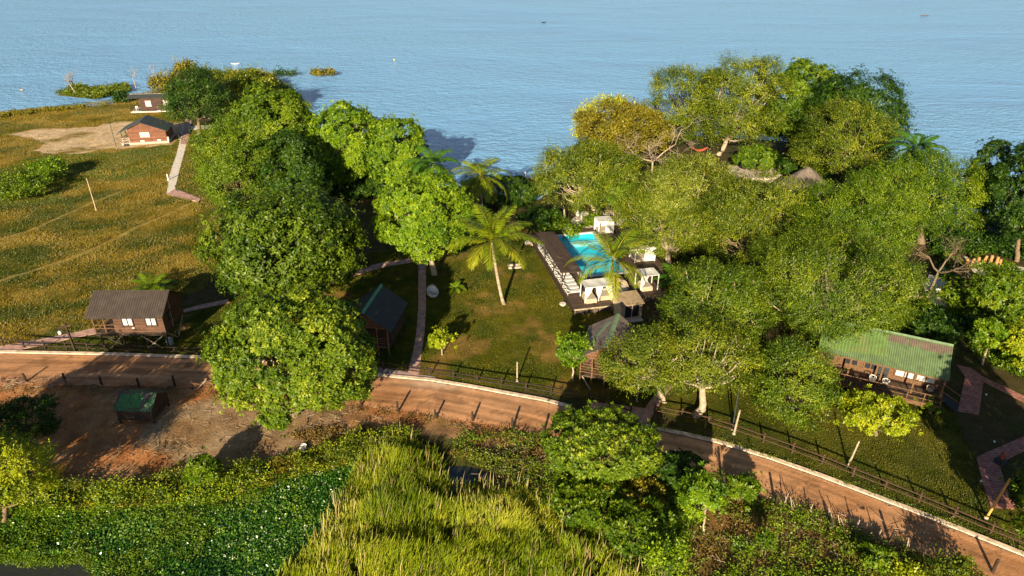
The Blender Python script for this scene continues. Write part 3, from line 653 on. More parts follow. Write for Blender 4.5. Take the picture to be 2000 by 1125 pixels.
# --- left side
T('round_tree','dark round tree with forked trunk beside the far brown cottage','tree',(324,446,142,240),(388,262),'feather','leaf_dark','bark',1.15,1.2,twigs=10,fork=.42)
T('shore_tree','olive tree on the point, right of the dark round tree','tree',(425,545,142,215),(490,225),'fine','leaf_olive','bark')
T('shore_tree','small rust-brown tree at the tip of the point','tree',(342,385,122,160),(362,166),'fine','leaf_gold','bark',.8,.7)
T('leafy_tree','bright tree crown rising behind the big left tree, at the waterside','tree',(452,612,172,330),(535,338),'rosette','leaf_green','bark',1.1,1.2,twigs=8)
T('leafy_tree','tallest broad tree beside the concrete path, left of the others','tree',(386,545,236,432),(470,438),'feather','leaf_green','bark',1.3,1.4,twigs=14)
T('leafy_tree','dark tree between the broad left tree and the yellow-green one','tree',(500,640,262,435),(565,432),'rosette','leaf_dark','bark',1.1,1.1)
T('leafy_tree','yellow-green dome tree at the water, middle left','tree',(604,744,203,368),(680,378),'rosette','leaf_bright','bark_pale',1.3,1.5,twigs=10)
T('leafy_tree','green dome tree leaning on the yellow-green dome tree','tree',(716,834,234,372),(775,380),'rosette','leaf_bright','bark',1.3,1.4,twigs=8)
T('mango_tree','wide dark green tree with spiky shoots, above the neem','tree',(408,704,372,588),(560,592),'big','leaf_mango','bark',1.2,2.4,squash=(.4,1.3),twigs=30)
T('neem_tree','large bright rounded tree standing on the near edge of the road','tree',(430,724,568,826),(575,812),'rosette','leaf_neem','bark',1.25,1.7,twigs=8,under=.6)
T('leafy_tree','tall bright tree beside the head of the brick path, left of the palms','tree',(730,922,340,520),(848,536),'rosette','leaf_bright','bark_pale',1.2,1.3,fork=.4,under=.45)
# --- right side
T('spreading_tree','flat-topped green tree above the pool loungers, trunk forked low','tree',(1045,1250,280,425),(1166,418),'feather','leaf_olive','bark_pale',1.25,1.3,fork=.35,squash=(.3,.8),twigs=10,under=.35)
T('shore_tree','yellow-brown tree at the waterside left of the tall grove','tree',(1130,1310,205,300),(1230,318),'fine','leaf_gold','bark',.9,1.2,twigs=16)
T('shore_tree','pale lime sprays behind the yellow-brown tree','tree',(1122,1245,192,285),(1190,290),'fine','leaf_lime','bark',.5,.8)
T('grove_tree','left-hand tree of the tall grove, trunk beside the red hammock','tree',(1266,1402,138,282),(1352,290),'feather','leaf_olive','bark_dark',1.1,1.2,fork=.3)
T('grove_tree','tallest tree of the grove with pale trunk above the stone seats','tree',(1362,1530,115,282),(1402,303),'feather','leaf_olive','bark_pale',1.2,1.3,fork=.3,twigs=10)
T('grove_tree','rounded tree in the middle of the tall grove','tree',(1488,1645,124,300),(1530,300),'rosette','leaf_green','bark_dark',1.1,1.2,fork=.3)
T('grove_tree','dark spiky tree on the right of the tall grove over the water','tree',(1560,1762,150,330),(1650,330),'big','leaf_dark','bark',1.15,1.5,fork=.3)
T('leafy_tree','olive tree in front of the dark spiky grove tree','tree',(1560,1745,208,352),(1670,372),'feather','leaf_olive','bark',1.2,1.2)
T('leafy_tree','wide tree left of the gap to the lake at far right','tree',(1685,1918,298,455),(1800,475),'feather','leaf_green','bark',1.25,1.4,twigs=10)
T('leafy_tree','pale olive tree behind the right side of the pool','tree',(1228,1452,310,500),(1350,495),'feather','leaf_pale','bark_pale',1.2,1.4,squash=(.3,1.0),twigs=22)
T('leafy_tree','low yellowish tree hanging over the two white cabanas','tree',(1200,1400,375,492),(1310,520),'feather','leaf_olive','bark_pale',1.0,1.2,squash=(.25,.9),twigs=14)
T('leafy_tree','olive tree just left of the thatched roof','tree',(1375,1565,342,520),(1480,540),'feather','leaf_olive','bark',1.2,1.3,twigs=16)
T('leafy_tree','dense green tree right of the thatched roof','tree',(1548,1790,352,548),(1660,575),'feather','leaf_green','bark',1.3,1.6,twigs=10)
T('spreading_tree','broad sparse tree over the middle of the right grove','tree',(1450,1795,455,672),(1600,668),'feather','leaf_mid','bark_pale',1.1,1.9,squash=(.25,1.0),twigs=55)
T('spreading_tree','broad sparse tree between the booth and the right grove','tree',(1288,1500,518,708),(1400,715),'feather','leaf_mid','bark_pale',1.15,1.6,squash=(.3,1.1),twigs=45)
T('spreading_tree','spreading tree reaching over the cottage with green ridge','tree',(1174,1345,640,788),(1300,786),'feather','leaf_olive','bark_pale',1.1,1.7,squash=(.25,.8),twigs=25,ry=.75,fork=.45,trunk_r=.2)
T('spreading_tree','tree with thick mottled white trunk right of the paved entrance','tree',(1295,1480,628,800),(1358,812),'feather','leaf_olive','bark_pale',1.1,1.5,squash=(.25,.8),twigs=25,ry=.75,fork=.5,trunk_r=.34)
T('spreading_tree','low hanging tree left of the green roofed lodge','tree',(1462,1632,662,842),(1550,820),'feather','leaf_mid','bark_dark',1.1,1.5,squash=(.35,1.2),twigs=26)
T('leafy_tree','slim dark tree at the right edge beside the lake','tree',(1888,1962,276,440),(1925,470),'rosette','leaf_dark','bark',1.0,1.0,squash=(.4,2.0))
T('leafy_tree','big dark tree cut by the right edge of the picture','tree',(1935,2080,285,500),(1985,510),'rosette','leaf_dark','bark',1.1,1.3)
T('leafy_tree','round dark tree behind the low fence at far right','tree',(1892,1992,528,615),(1938,622),'rosette','leaf_green','bark',1.0,1.0)
T('leafy_tree','small tree with bare pale stem right of the green roofed lodge','tree',(1905,1965,622,680),(1920,712),'rosette','leaf_bright','bark_pale',.9,.7,fork=.6)
T('leafy_tree','yellowish bushy tree at the right edge above the lodge path','tree',(1960,2060,632,720),(2010,730),'rosette','leaf_yellow','bark',1.0,.9)
T('young_tree','small lime-green tree in front of the lodge veranda','tree',(1642,1782,762,845),(1712,850),'rosette','leaf_yellow','bark',.55,1.3,squash=(.35,1.0),twigs=6)
T('young_tree','bright green young tree with slim pale double trunk by the gabled cottage','tree',(1087,1150,655,712),(1119,743),'rosette','leaf_bright','bark_pale',.9,.7,fork=.6,trunk_r=.09)
T('young_tree','small pale yellow young tree on the lawn beside the brick path','tree',(836,886,644,682),(863,694),'rosette','leaf_yellow','bark_pale',.6,.6,fork=.5,trunk_r=.07)
T('leafy_tree','green tree growing at the near road edge, bottom centre','tree',(1062,1282,796,935),(1175,925),'rosette','leaf_neem','bark',1.0,1.7,squash=(.25,.65),under=.4)
T('young_tree','thin pale-stemmed tree in the undergrowth, bottom right of centre','tree',(1325,1415,925,1010),(1380,1045),'rosette','leaf_bright','bark_pale',.8,.8,fork=.5,trunk_r=.07)
T('leafy_tree','dark bushy tree on the near edge of the shaded road','tree',(1275,1375,880,940),(1325,950),'rosette','leaf_dark','bark',1.0,.8)
T('willowy_tree','yellow-green drooping tree cut by the left edge, bottom left','tree',(-90,106,852,1015),(5,1020),'feather','leaf_yellow','bark',1.3,1.4,twigs=10,squash=(.4,1.3),under=.6)
# casting shade from just outside the frame (they stand there, the frame only cuts them off)
T('roadside_tree','tree standing beyond the right edge, shading the lodge lawn','tree',(2018,2300,830,1120),(2160,1110),'rosette','leaf_green','bark',1.2,1.2)
T('roadside_tree','tree standing beyond the lower left edge, shading the road','tree',(-420,-150,800,1060),(-290,1060),'rosette','leaf_green','bark',.6,1.2)
T('roadside_tree','thin tree just outside the left edge, above the bottom left corner','tree',(-255,-35,800,1060),(-160,1060),'rosette','leaf_green','bark',.35,1.2)
# --- bare and dead trees
bare_tree('leafless grey branching tree behind the flat-topped tree', (1272,372), 15, 1.05, 5, 'twig', (-.05, 0), 6, .3)
bare_tree('leafless pale tree with spreading limbs beside the green bin', (1812,585), 10.5, 1.25, 8, 'bark', (.12, .1), 6, .22)
bare_tree('dead tree standing in the shallows on the reed islet', (150,186), 7.5, 1.2, 11, 'twig', (-.35, 0), 5, .24, 'dead_tree', 3)
bare_tree('slim dead trunk in the water right of the reed islet', (266,172), 7.5, .45, 12, 'twig', (-.08, 0), 3, .16, 'dead_tree', 2)
bare_tree('dead trunk in the water nearest the point', (306,160), 6.5, .5, 13, 'twig', (-.15, 0), 3, .18, 'dead_tree', 2)
# --- palms
palm('coconut_palm','tall yellowish coconut palm with curved white trunk on the lawn',(985,594),(960,472),8.5,6.3,22,21,'palm',.2,rise=(.12,1.5),width=.075,droop=.85)
palm('coconut_palm','coconut palm leaning over the pool',(1203,606),(1196,516),7.2,5.8,17,22,'palm',.17,rise=(.0,1.5),width=.075,droop=.95)
palm('coconut_palm','green coconut palm standing behind the tall yellowish palm',(945,440),(938,366),8.5,5.8,19,23,'palm',.18,rise=(-.4,1.4),width=.09,droop=1.1)
palm('coconut_palm','dark palm half hidden behind the tall bright tree',(848,420),(846,322),9.0,5.2,18,24,'palm_dark',.18,rise=(-.4,1.2))
palm('date_palm','dark palm standing against the lake at right',(1792,420),(1790,298),11.5,5.4,20,25,'palm_dark',.22,rise=(-.5,1.2),width=.2)
palm('date_palm','stemless green palm clump behind the stilt cottage',(298,572),None,.5,3.7,26,26,'leaf_green',.2,rise=(.15,1.35),width=.09,droop=1.2)
palm('date_palm','small palm sunk in the foliage above the wide dark tree',(462,442),None,2.6,3.8,20,27,'leaf_green',.2,rise=(.0,1.4),width=.1)
palm('fan_palm','blue-green palm beside the right-hand canopy bed',(1322,560),None,1.2,3.6,18,28,'palm_dark',.2,rise=(.0,1.2),width=.24)
palm('agave','low spiky rosette plant on the lawn near the boat planter',(890,566),None,.25,1.9,14,29,'leaf_green',.1,rise=(.2,1.1),width=.22,droop=1.4)
palm('date_palm','little palm in the garden behind the man in white',(1882,552),None,.6,2.0,12,30,'palm',.1,rise=(.1,1.3))
# --- shrubs
S = shrub
S('brown shoreline scrub right of the dead trunks',(295,365,148,176),(325,174),'fine','leaf_gold',.9)
S('olive scrub on the point above the dark round tree',(365,440,140,178),(400,176),'fine','leaf_olive',1)
S('yellow-olive scrub at the outer end of the point',(430,532,140,180),(480,178),'fine','leaf_gold',1,)
S('olive scrub running down to the water behind the bright crown',(480,562,160,205),(520,205),'fine','leaf_olive',1)
S('dark bush at the corner of the far brown cottage',(225,250,182,200),(238,199),'fine','leaf_dark',1)
S('green thicket in the meadow at the left edge',(-40,95,338,384),(30,380),'fine','leaf_green',1.1,lob=1.6,squash=(.1,.28),ry=1.0)
S('pale green reedy bush on top of the meadow thicket',(60,128,312,352),(95,348),'fine','leaf_bright',.9,squash=(.1,.4))
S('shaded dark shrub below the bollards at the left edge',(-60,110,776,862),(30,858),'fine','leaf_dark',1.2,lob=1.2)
S('light green round shrub beside the bare soil',(362,428,893,950),(395,948),'rosette','leaf_green',1)
S('low dark hedge along the water behind the palms',(890,1050,352,392),(985,388),'rosette','leaf_dark',1)
S('low dark hedge at the water below the yellow-green dome',(640,760,340,380),(700,378),'rosette','leaf_dark',1)
S('shrub row between the beach umbrellas and the pool deck',(1055,1140,432,456),(1098,455),'big','leaf_green',1)
S('leafy plants right of the white umbrella',(1140,1182,418,445),(1160,443),'big','leaf_green',1)
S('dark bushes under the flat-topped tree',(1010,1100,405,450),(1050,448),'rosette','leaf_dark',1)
S('green bush beside the stone seats in the grove',(1435,1520,282,336),(1480,336),'rosette','leaf_green',1)
S('dark bush behind the thatched roof',(1520,1620,300,350),(1580,352),'rosette','leaf_dark',1)
S('rounded bush on the near road edge beside the dark bushy tree',(1422,1480,928,978),(1450,977),'rosette','leaf_green',1.1)
S('feathery yellow-green shrub at the bottom right of centre',(1262,1338,1062,1135),(1300,1150),'fine','leaf_bright',.7)
S('small dull green seedling tree in the weeds',(1486,1511,1042,1068),(1500,1088),'fine','leaf_green',.9)
S('dark green bush among the weeds near the tall bollard',(1680,1750,1060,1110),(1712,1108),'rosette','leaf_green',1)
S('grey-green thorny shrub at the bottom right',(1820,1925,1078,1150),(1870,1150),'fine','leaf_olive',.7)
S('spiky yellow-green tussock at the bottom right',(1745,1812,1100,1140),(1780,1142),'fine','leaf_yellow',1)
S('green shrub below the young palm fence at far right',(1960,2020,655,720),(1990,718),'rosette','leaf_bright',.9)
S('dark planting behind the green roofed lodge',(1760,1900,600,640),(1830,640),'rosette','leaf_dark',1)
S('green shrub under the lodge veranda corner',(1805,1835,782,805),(1820,806),'rosette','leaf_green',1)
S('big leafed garden plants left of the round dark tree',(1840,1895,555,592),(1868,592),'big','leaf_green',1)
S('dark bush beside the wooden steps at the right edge',(1975,2030,935,990),(2000,990),'rosette','leaf_dark',1)
S('dark bush filling the shade below the flat-topped grove tree',(1150,1250,340,420),(1200,432),'rosette','leaf_green',1)
S('understorey bush behind the cabanas',(1230,1330,440,500),(1290,500),'rosette','leaf_olive',1)
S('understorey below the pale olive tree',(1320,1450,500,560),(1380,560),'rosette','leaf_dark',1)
S('yellow-brown shrub at the foot of the near road tree',(1195,1300,925,985),(1245,985),'rosette','leaf_gold',.8)
S('green weeds massed below the near road tree',(1080,1230,930,1010),(1150,1005),'rosette','leaf_green',1)
S('green bush between the pale-stemmed tree and the marsh',(1180,1330,975,1070),(1250,1070),'rosette','leaf_green',1.1)
for k, (x, y, w, h) in enumerate([(556,146,50,6),(630,146,42,8)]):
    S(['dark floating weed mat off the point','brown weed islet right of the dark floating mat'][k],(x-w/2,x+w/2,y-h,y+2),(x,y),'fine',['leaf_dark','leaf_gold'][k],1,name='weed_islet',squash=(.05,.14),ry=.6)
# --- ground covers nobody could count
def cover(name, poly, n, seed, hgt, wd, leaf, z0=0.0, lean=(.25, .25), clump=None, tintf=None, edge=None):
    rg = np.random.default_rng(seed); p = scatter(poly, n, seed)
    for q in PATHS + [SAND]: p = p[~inside(p[:, 0] + (fbm(p[:, 0], p[:, 1], 2, 2) - .5) * (4 if q is SAND else 0), p[:, 1], q) | (rg.random(len(p)) < (.1 if q is SAND else 0))]
    for q in TRACKS: p = p[seg_dist(p[:, 0], p[:, 1], q) > .4]
    if clump is not None:
        d = fbm(p[:, 0] + seed * 7, p[:, 1], clump[0], 4); p = p[d + rg.normal(0, .05, len(d)) > clump[1]]
    n = len(p); h = hgt * rg.uniform(.45, 1.25, n) * (.35 + 1.3 * fbm(p[:, 0], p[:, 1] + 33, 2.2, 3)) * (1 if edge is None else np.clip(.25 + seg_dist(p[:, 0], p[:, 1], np.vstack([poly, poly[:1]])) / edge, .25, 1)); az = rg.normal(math.atan2(lean[1], lean[0]), .8, n) + (fbm(p[:, 0] + 61, p[:, 1], 4.5, 3) - .5) * 5; ln = rg.uniform(.15, 1.0, n) * math.hypot(*lean)
    b = np.stack([p[:, 0], p[:, 1], np.full(n, z0)], 1); d = np.stack([np.cos(az), np.sin(az), np.zeros(n)], 1)
    fa = rg.normal(0, .7, n); s = np.stack([np.cos(fa), np.sin(fa), np.zeros(n)], 1) * (wd * rg.uniform(.6, 1.4, n) / 2)[:, None]
    tn = np.clip(.5 + (fbm(p[:, 0], p[:, 1], 5, 4) - .5) * 1.3 + rg.normal(0, .16, n), 0, 1) if tintf is None else tintf(p, rg)
    up = np.array([0, 0, 1.0]); m = b + d * (h * ln * .3)[:, None] + up * (h * .6)[:, None]; tip = b + d * (h * ln)[:, None] + up * (h * (1 - .35 * ln ** 2))[:, None]
    v = np.stack([b - s * .7, b + s * .7, m + s, m - s, tip + s * .15, tip - s * .15], 1).reshape(-1, 3); i = np.arange(n)[:, None] * 6
    f = np.concatenate([i + [[0, 1, 2, 3]], i + [[3, 2, 4, 5]]]).reshape(-1, 4)
    o = np_mesh(name, v, f, M[leaf], tint=np.repeat(tn, 6)); return tag(o, kind='stuff')
REEDS = P([(700,868),(780,852),(850,880),(868,905),(880,946),(950,940),(1010,950),(1090,1000),(1180,1040),(1230,1080),(1290,1120),(1340,1200),(520,1210),(540,1120),(620,1050),(660,980),(690,930)])
HYA = P([(-60,1010),(100,985),(300,985),(420,960),(500,940),(560,925),(690,910),(712,935),(690,985),(640,1040),(570,1100),(520,1200),(190,1200),(185,1110),(180,1080),(120,1085),(60,1090),(-60,1075)])
HYA_D = P([(470,960),(560,930),(690,912),(712,935),(690,985),(640,1040),(570,1100),(520,1200),(380,1200),(400,1060)])
WEEDS_L = P([(-20,960),(110,950),(250,955),(330,930),(420,940),(480,910),(560,895),(650,872),(760,840),(820,852),(760,880),(700,905),(560,940),(430,985),(200,1000),(0,1010)])
WEEDS_R = P([(900,850),(1060,850),(1100,920),(1250,985),(1330,960),(1430,985),(1500,990),(1620,1030),(1760,1075),(1900,1125),(1900,1200),(1250,1200),(1190,1050),(1080,1000),(960,945),(950,915),(880,890)])
tag(cover('tall_grass', REEDS, 68000, 3, 1.65, .06, 'reed', -.2, (.42, .2), clump=(1.8, .38), edge=5.0), 'tall yellow-green marsh grass filling the bottom centre', 'grass')
tag(cover('tall_grass', REEDS, 9000, 61, 1.0, .07, 'leaf_olive', -.2, (.3, .3), clump=(1.2, .30)), 'shorter dark green marsh plants between the tall grass', 'grass')
tag(cover('dry_stalks', REEDS, 1500, 62, 2.0, .06, 'leaf_dry', -.2, (.2, .1), clump=(2.0, .48)), 'dry tan stalks standing in the marsh grass', 'stalks')
def hyac(poly, n, seed, z):
    rg = np.random.default_rng(seed); p = scatter(poly, n, seed); n = len(p)
    b = np.stack([p[:, 0], p[:, 1], z + rg.uniform(.1, .5, n) * (.5 + fbm(p[:, 0], p[:, 1], 2, 3))], 1); nr = unit(rg.normal(0, .5, (n, 3)) + [0, -.25, 1]); d = np.cross(nr, rg.normal(0, 1, (n, 3)))
    return leaves(b, d, nr, rg.uniform(.10, .24, n), rg.uniform(.08, .20, n), np.clip(.45 + (fbm(p[:, 0], p[:, 1], 3, 3) - .5) * 1.2 + rg.normal(0, .28, n), 0, 1))
v, f, tn = hyac(HYA, 60000, 4, -.25); tag(np_mesh('water_weed', v, f, M['hyacinth'], tint=tn), 'mat of broad-leaved floating water plants at bottom left', 'water plants', kind='stuff')
rg = np.random.default_rng(9); p = scatter(HYA_D, 90, 5); b = np.stack([p[:, 0], p[:, 1], np.full(len(p), .22)], 1)
v, f, tn = leaves(np.repeat(b, 2, 0), rg.normal(0, 1, (len(b) * 2, 3)) * [1, 1, .3], np.tile([0, -.6, 1.0], (len(b) * 2, 1)), .10, .08, np.zeros(len(b) * 2)); tag(np_mesh('water_glints', v, f, M['pale_glint'], tint=tn), 'small pale flecks painted as leaf glint over the floating plants', 'glints', kind='stuff')  # pale flecks coloured to stand in for glint on the floating leaves
def bushy(name, poly, n, seed, hgt, leaf, clump, label, cat='undergrowth', sz=.2, z0=-.1):
    rg = np.random.default_rng(seed); p = scatter(poly, n, seed); d = fbm(p[:, 0] + seed * 3, p[:, 1] - seed, clump[0], 4); p = p[d + rg.normal(0, .03, len(d)) > clump[1]]; n = len(p); k = 9
    hh = hgt * (.25 + 1.3 * fbm(p[:, 0], p[:, 1], 1.8, 3) ** 1.5) * rg.uniform(.5, 1.2, n)
    c = np.repeat(np.stack([p[:, 0], p[:, 1], np.zeros(n)], 1), k, 0); c[:, 2] = z0 + np.repeat(hh, k) * rg.uniform(.1, 1, n * k) ; c += rg.normal(0, .16, (n * k, 3)) * [1, 1, .4]
    dd = rg.normal(0, 1, (n * k, 3)) * [1, 1, .6] + [0, 0, .3]; nr = rg.normal(0, .6, (n * k, 3)) + [0, -.5, .8]
    tn = np.clip(np.repeat(.45 + rg.normal(0, .17, n), k) + rg.normal(0, .08, n * k), 0, 1)
    v, f, tn = leaves(c, dd, nr, rg.uniform(.7, 1.3, n * k) * sz, rg.uniform(.35, .6, n * k) * sz, tn)
    return tag(np_mesh(name, v, f, M[leaf], tint=tn), label, cat, kind='stuff')
bushy('undergrowth', WEEDS_L, 5200, 31, 1.3, 'leaf_olive', (2.5, .40), 'olive weeds along the marsh edge at lower left')
bushy('undergrowth', WEEDS_L, 3000, 32, 1.0, 'leaf_gold', (2.0, .50), 'golden-brown dry weeds along the marsh edge at lower left')
bushy('undergrowth', WEEDS_R, 4200, 33, 1.1, 'leaf_olive', (2.5, .46), 'olive weeds between the marsh grass and the right road')
bushy('undergrowth', WEEDS_R, 3200, 34, .7, 'leaf_dry2', (2.2, .54), 'brown dry weeds between the marsh grass and the right road')
bushy('undergrowth', WEEDS_R, 2600, 35, 1.2, 'leaf_green', (2.8, .52), 'fresh green weeds between the marsh grass and the right road')
bushy('undergrowth', P([(1090,930),(1330,960),(1330,1010),(1290,1090),(1330,1200),(1260,1200),(1190,1060),(1060,990)]), 3000, 36, 1.6, 'leaf_green', (2.5, .36), 'tall green weeds right of the marsh grass')
bushy('undergrowth', P([(-60,955),(250,965),(480,935),(560,930),(420,985),(200,1005),(-60,1020)]), 2600, 37, 1.3, 'leaf_bright', (2.5, .40), 'bright herbs where the water plants begin')
bushy('undergrowth', P([(-60,1005),(100,985),(300,985),(420,960),(500,940),(540,960),(420,1030),(380,1100),(370,1200),(190,1200),(185,1110),(180,1080),(60,1088),(-60,1075)]), 6000, 45, .75, 'leaf_green', (2.0, .36), 'low fresh green herbs beside the floating plants', sz=.16, z0=-.2)
bushy('undergrowth', P([(-60,1005),(100,985),(300,985),(420,960),(690,905),(712,935),(640,1040),(520,1200),(190,1200),(185,1110),(180,1080),(60,1088),(-60,1075)]), 1500, 46, .9, 'leaf_bright', (3.0, .55), 'brighter tufts rising from the floating plants', sz=.18, z0=-.2)
bushy('undergrowth', P([(1050,860),(1300,960),(1500,985),(1700,1060),(1900,1130),(1900,1200),(1250,1200),(1190,1050)]), 2200, 47, 1.5, 'leaf_bright', (2.2, .56), 'bright green saplings among the lower right weeds', sz=.2)
bushy('undergrowth', P([(-60,1072),(0,1074),(60,1084),(125,1080),(170,1076),(190,1092),(184,1120),(165,1112),(160,1096),(120,1098),(60,1102),(-60,1090)]), 900, 63, .7, 'leaf_green', (1.2, .40), 'herbs overhanging the rim of the small pond', sz=.16, z0=-.3)
bushy('garden_plants', P([(1800,440),(1900,430),(2080,450),(2080,520),(1960,505),(1880,495),(1820,500)]), 3000, 48, 2.6, 'leaf_dark', (4, .40), 'dark thicket on the bank at far right', sz=.4)
bushy('garden_plants', P([(1840,540),(2080,560),(2080,640),(1850,620)]), 1800, 49, 1.6, 'leaf_green', (3, .46), 'shaded garden shrubs behind the low fence', sz=.32)
bushy('undergrowth', WEEDS_L, 900, 55, 2.0, 'leaf_yellow', (1.6, .50), 'taller yellow-green herbs scattered along the marsh edge', sz=.2)
bushy('undergrowth', WEEDS_L, 1200, 56, 1.2, 'leaf_dark', (2.2, .50), 'darker herbs scattered along the marsh edge', sz=.2)
bushy('verge_weeds', P([(1390,915),(1530,975),(1700,1038),(1880,1106),(1960,1150),(1900,1165),(1650,1062),(1500,1008),(1380,955)]), 900, 57, .5, 'leaf_olive', (1.5, .44), 'low weeds creeping over the lower edge of the right road', sz=.16, z0=0)
bushy('verge_weeds', P([(-40,752),(340,756),(430,765),(700,790),(900,822),(1060,850),(1055,866),(880,838),(690,806),(420,782),(330,770),(-40,768)]), 700, 58, .35, 'leaf_dry2', (1.5, .47), 'dry weeds along the lower edge of the left road', sz=.15, z0=0)
bushy('verge_weeds', P([(1250,826),(1400,856),(1600,920),(1800,996),(2000,1076),(2000,1084),(1800,1004),(1600,928),(1400,863),(1250,831)]), 700, 59, .25, 'leaf_olive', (1.2, .48), 'weeds between the kerb and the rail fence', sz=.12, z0=0)
bushy('undergrowth', P([(560,850),(760,815),(860,845),(760,860),(640,885)]), 700, 38, .4, 'leaf_dry2', (2.0, .50), 'sparse brown weeds on the bare soil')
bushy('shore_scrub', P([(320,175),(345,150),(450,146),(530,150),(565,180),(610,215),(560,240),(460,200),(380,180)]), 5000, 39, 3.0, 'leaf_olive', (8, .40), 'olive scrub covering the point', sz=.55)
bushy('islet_scrub', ISLE, 1100, 40, 1.3, 'leaf_olive', (8, .35), 'yellow-brown scrub on the reed islet', sz=.5)
bushy('shore_scrub', P([(0,224),(90,214),(180,207),(243,198),(262,190),(290,181),(290,188),(240,204),(150,214),(0,232)]), 1500, 41, 1.0, 'leaf_gold', (6, .42), 'dry brown reeds along the left shoreline', sz=.45)
bushy('garden_plants', P([(1800,600),(1900,600),(2050,640),(2050,760),(1900,700),(1890,665),(1700,640)]), 2600, 42, 1.2, 'leaf_green', (4, .45), 'shaded planting behind the green roofed lodge', sz=.3)
bushy('garden_plants', P([(1830,480),(1960,480),(2080,520),(2050,560),(1850,560)]), 1600, 43, 1.3, 'leaf_green', (4, .46), 'garden plants around the orange logs', sz=.35)
def md_t(p, rg):
    c = fbm(p[:, 0] * .8 + p[:, 1] * .35, (p[:, 1] * .8 - p[:, 0] * .35) * 1.6, 6, 5); return np.clip(.60 - (c - .47) * 2.4 + rg.normal(0, .18, len(p)), 0, 1)
mp_ = P([(-60,225),(100,207),(243,192),(330,165),(355,230),(350,300),(325,380),(420,400),(445,480),(420,560),(260,610),(180,652),(0,678),(-60,680)])
pts_n = 150000
tag(cover('meadow_grass', mp_, pts_n, 51, .20, .07, 'meadow_blade', 0, (.6, .3), clump=(1.2, .30), tintf=md_t), 'rough dry meadow grass on the left', 'grass')
tag(cover('meadow_grass', P([(365,250),(440,240),(480,300),(460,420),(400,415),(340,382)]), 9000, 54, .2, .07, 'meadow_blade', 0, (.5, .3), tintf=md_t), 'rough grass between the concrete path and the trees', 'grass')
def lw_t(p, rg): return np.clip(.25 + (fbm(p[:, 0], p[:, 1], 3, 4) - .45) * 1.2 + rg.normal(0, .12, len(p)), 0, 1)
tag(cover('lawn_grass', LAWN1, 60000, 52, .10, .06, 'meadow_blade', .0, (.4, .2), tintf=lw_t), 'short green and brown lawn around the palms', 'grass')
l2 = LAWN2.copy(); tag(cover('lawn_grass', l2, 30000, 53, .10, .05, 'meadow_blade', .0, (.4, .2), tintf=lambda p, rg: lw_t(p, rg) * .7), 'short dark lawn in front of the lodge', 'grass')
# ================================================================== BUILDINGS
M['board_brown'] = striped('board_brown', (.145, .075, .05), 'Z', .18, .012, .6, .8)
M['board_red'] = striped('board_red', (.23, .10, .06), 'Z', .2, .012, .62, .8)
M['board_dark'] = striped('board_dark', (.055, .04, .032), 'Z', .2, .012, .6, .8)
M['deck_board'] = striped('deck_board', (.10, .065, .045), 'Y', .16, .008, .55, .75)
M['deck_side'] = striped('deck_side', (.13, .095, .075), 'X', .30, .03, .25, .8)
M['roof_brown'] = striped('roof_brown', (.078, .060, .05), 'X', .26, .03, .62, .6, wave=True)
M['roof_grey'] = striped('roof_grey', (.085, .095, .09), 'X', .3, .03, .7, .65, stain=((.06, .11, .07), .52), wave=True)
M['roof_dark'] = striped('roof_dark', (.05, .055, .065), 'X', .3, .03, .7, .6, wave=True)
M['roof_weather'] = striped('roof_weather', (.26, .20, .17), 'X', .3, .03, .7, .7, stain=((.14, .12, .11), .5), wave=True)
M['roof_green'] = striped('roof_green', (.145, .215, .095), 'X', .2, .03, .60, .55, stain=None, wave=True)
M['roof_moss'] = striped('roof_moss', (.13, .22, .06), 'X', .3, .03, .7, .85, stain=((.16, .20, .07), .48), wave=True)
M['roof_patch'] = striped('roof_patch', (.17, .125, .095), 'X', .2, .02, .7, .7, wave=True)
M['thatch'] = mat('thatch', (.20, .16, .13), .95, .1, .45, 1.2, .08, 9)
def gable_roof(t, L, Wd, ze, rise, ov, m, cap=None, capw=.32, y0=0.0, thick=.07, ovx=.35, asym=0.0):
    """two slopes over y0..Wd, ridge along x"""
    ym = (y0 + Wd) / 2 + asym; zr = ze + rise; mb = MB()
    sf = rise / (ym - y0); sb = rise / (Wd - ym)
    a = (-ovx, y0 - ov, ze - ov * sf); b = (L + ovx, y0 - ov, ze - ov * sf); c = (L + ovx, ym, zr); d = (-ovx, ym, zr)
    mb.poly([a, b, c, d], thick); e = (L + ovx, Wd + ov, ze - ov * sb); f = (-ovx, Wd + ov, ze - ov * sb); mb.poly([d, c, e, f], thick)
    r = mb.build('roof', m, t)
    if cap:
        mc = MB(); mc.poly([(-ovx - .03, ym - capw, zr - capw * sf + .03), (L + ovx + .03, ym - capw, zr - capw * sf + .03), (L + ovx + .03, ym, zr + .04), (-ovx - .03, ym, zr + .04)], .02)
        mc.poly([(-ovx - .03, ym, zr + .04), (L + ovx + .03, ym, zr + .04), (L + ovx + .03, ym + capw, zr - capw * sb + .03), (-ovx - .03, ym + capw, zr - capw * sb + .03)], .02); mc.build('ridge_cap', cap, r)
    return r
def cabin(t, x0, x1, Wd, zf, ze, rise, m, y0=0.0, asym=0.0):
    ym = (y0 + Wd) / 2 + asym; zr = ze + rise - .12; zt = ze - .06; mb = MB()
    vs = [(x0, y0, zf), (x1, y0, zf), (x1, Wd, zf), (x0, Wd, zf), (x0, y0, zt), (x1, y0, zt), (x1, Wd, zt), (x0, Wd, zt), (x0, ym, zr), (x1, ym, zr)]
    mb.add(vs, [(0, 3, 2, 1), (0, 1, 5, 4), (2, 3, 7, 6), (1, 2, 6, 9, 5), (3, 0, 4, 8, 7), (4, 5, 9, 8), (6, 7, 8, 9)]); return mb.build('wall', m, t)
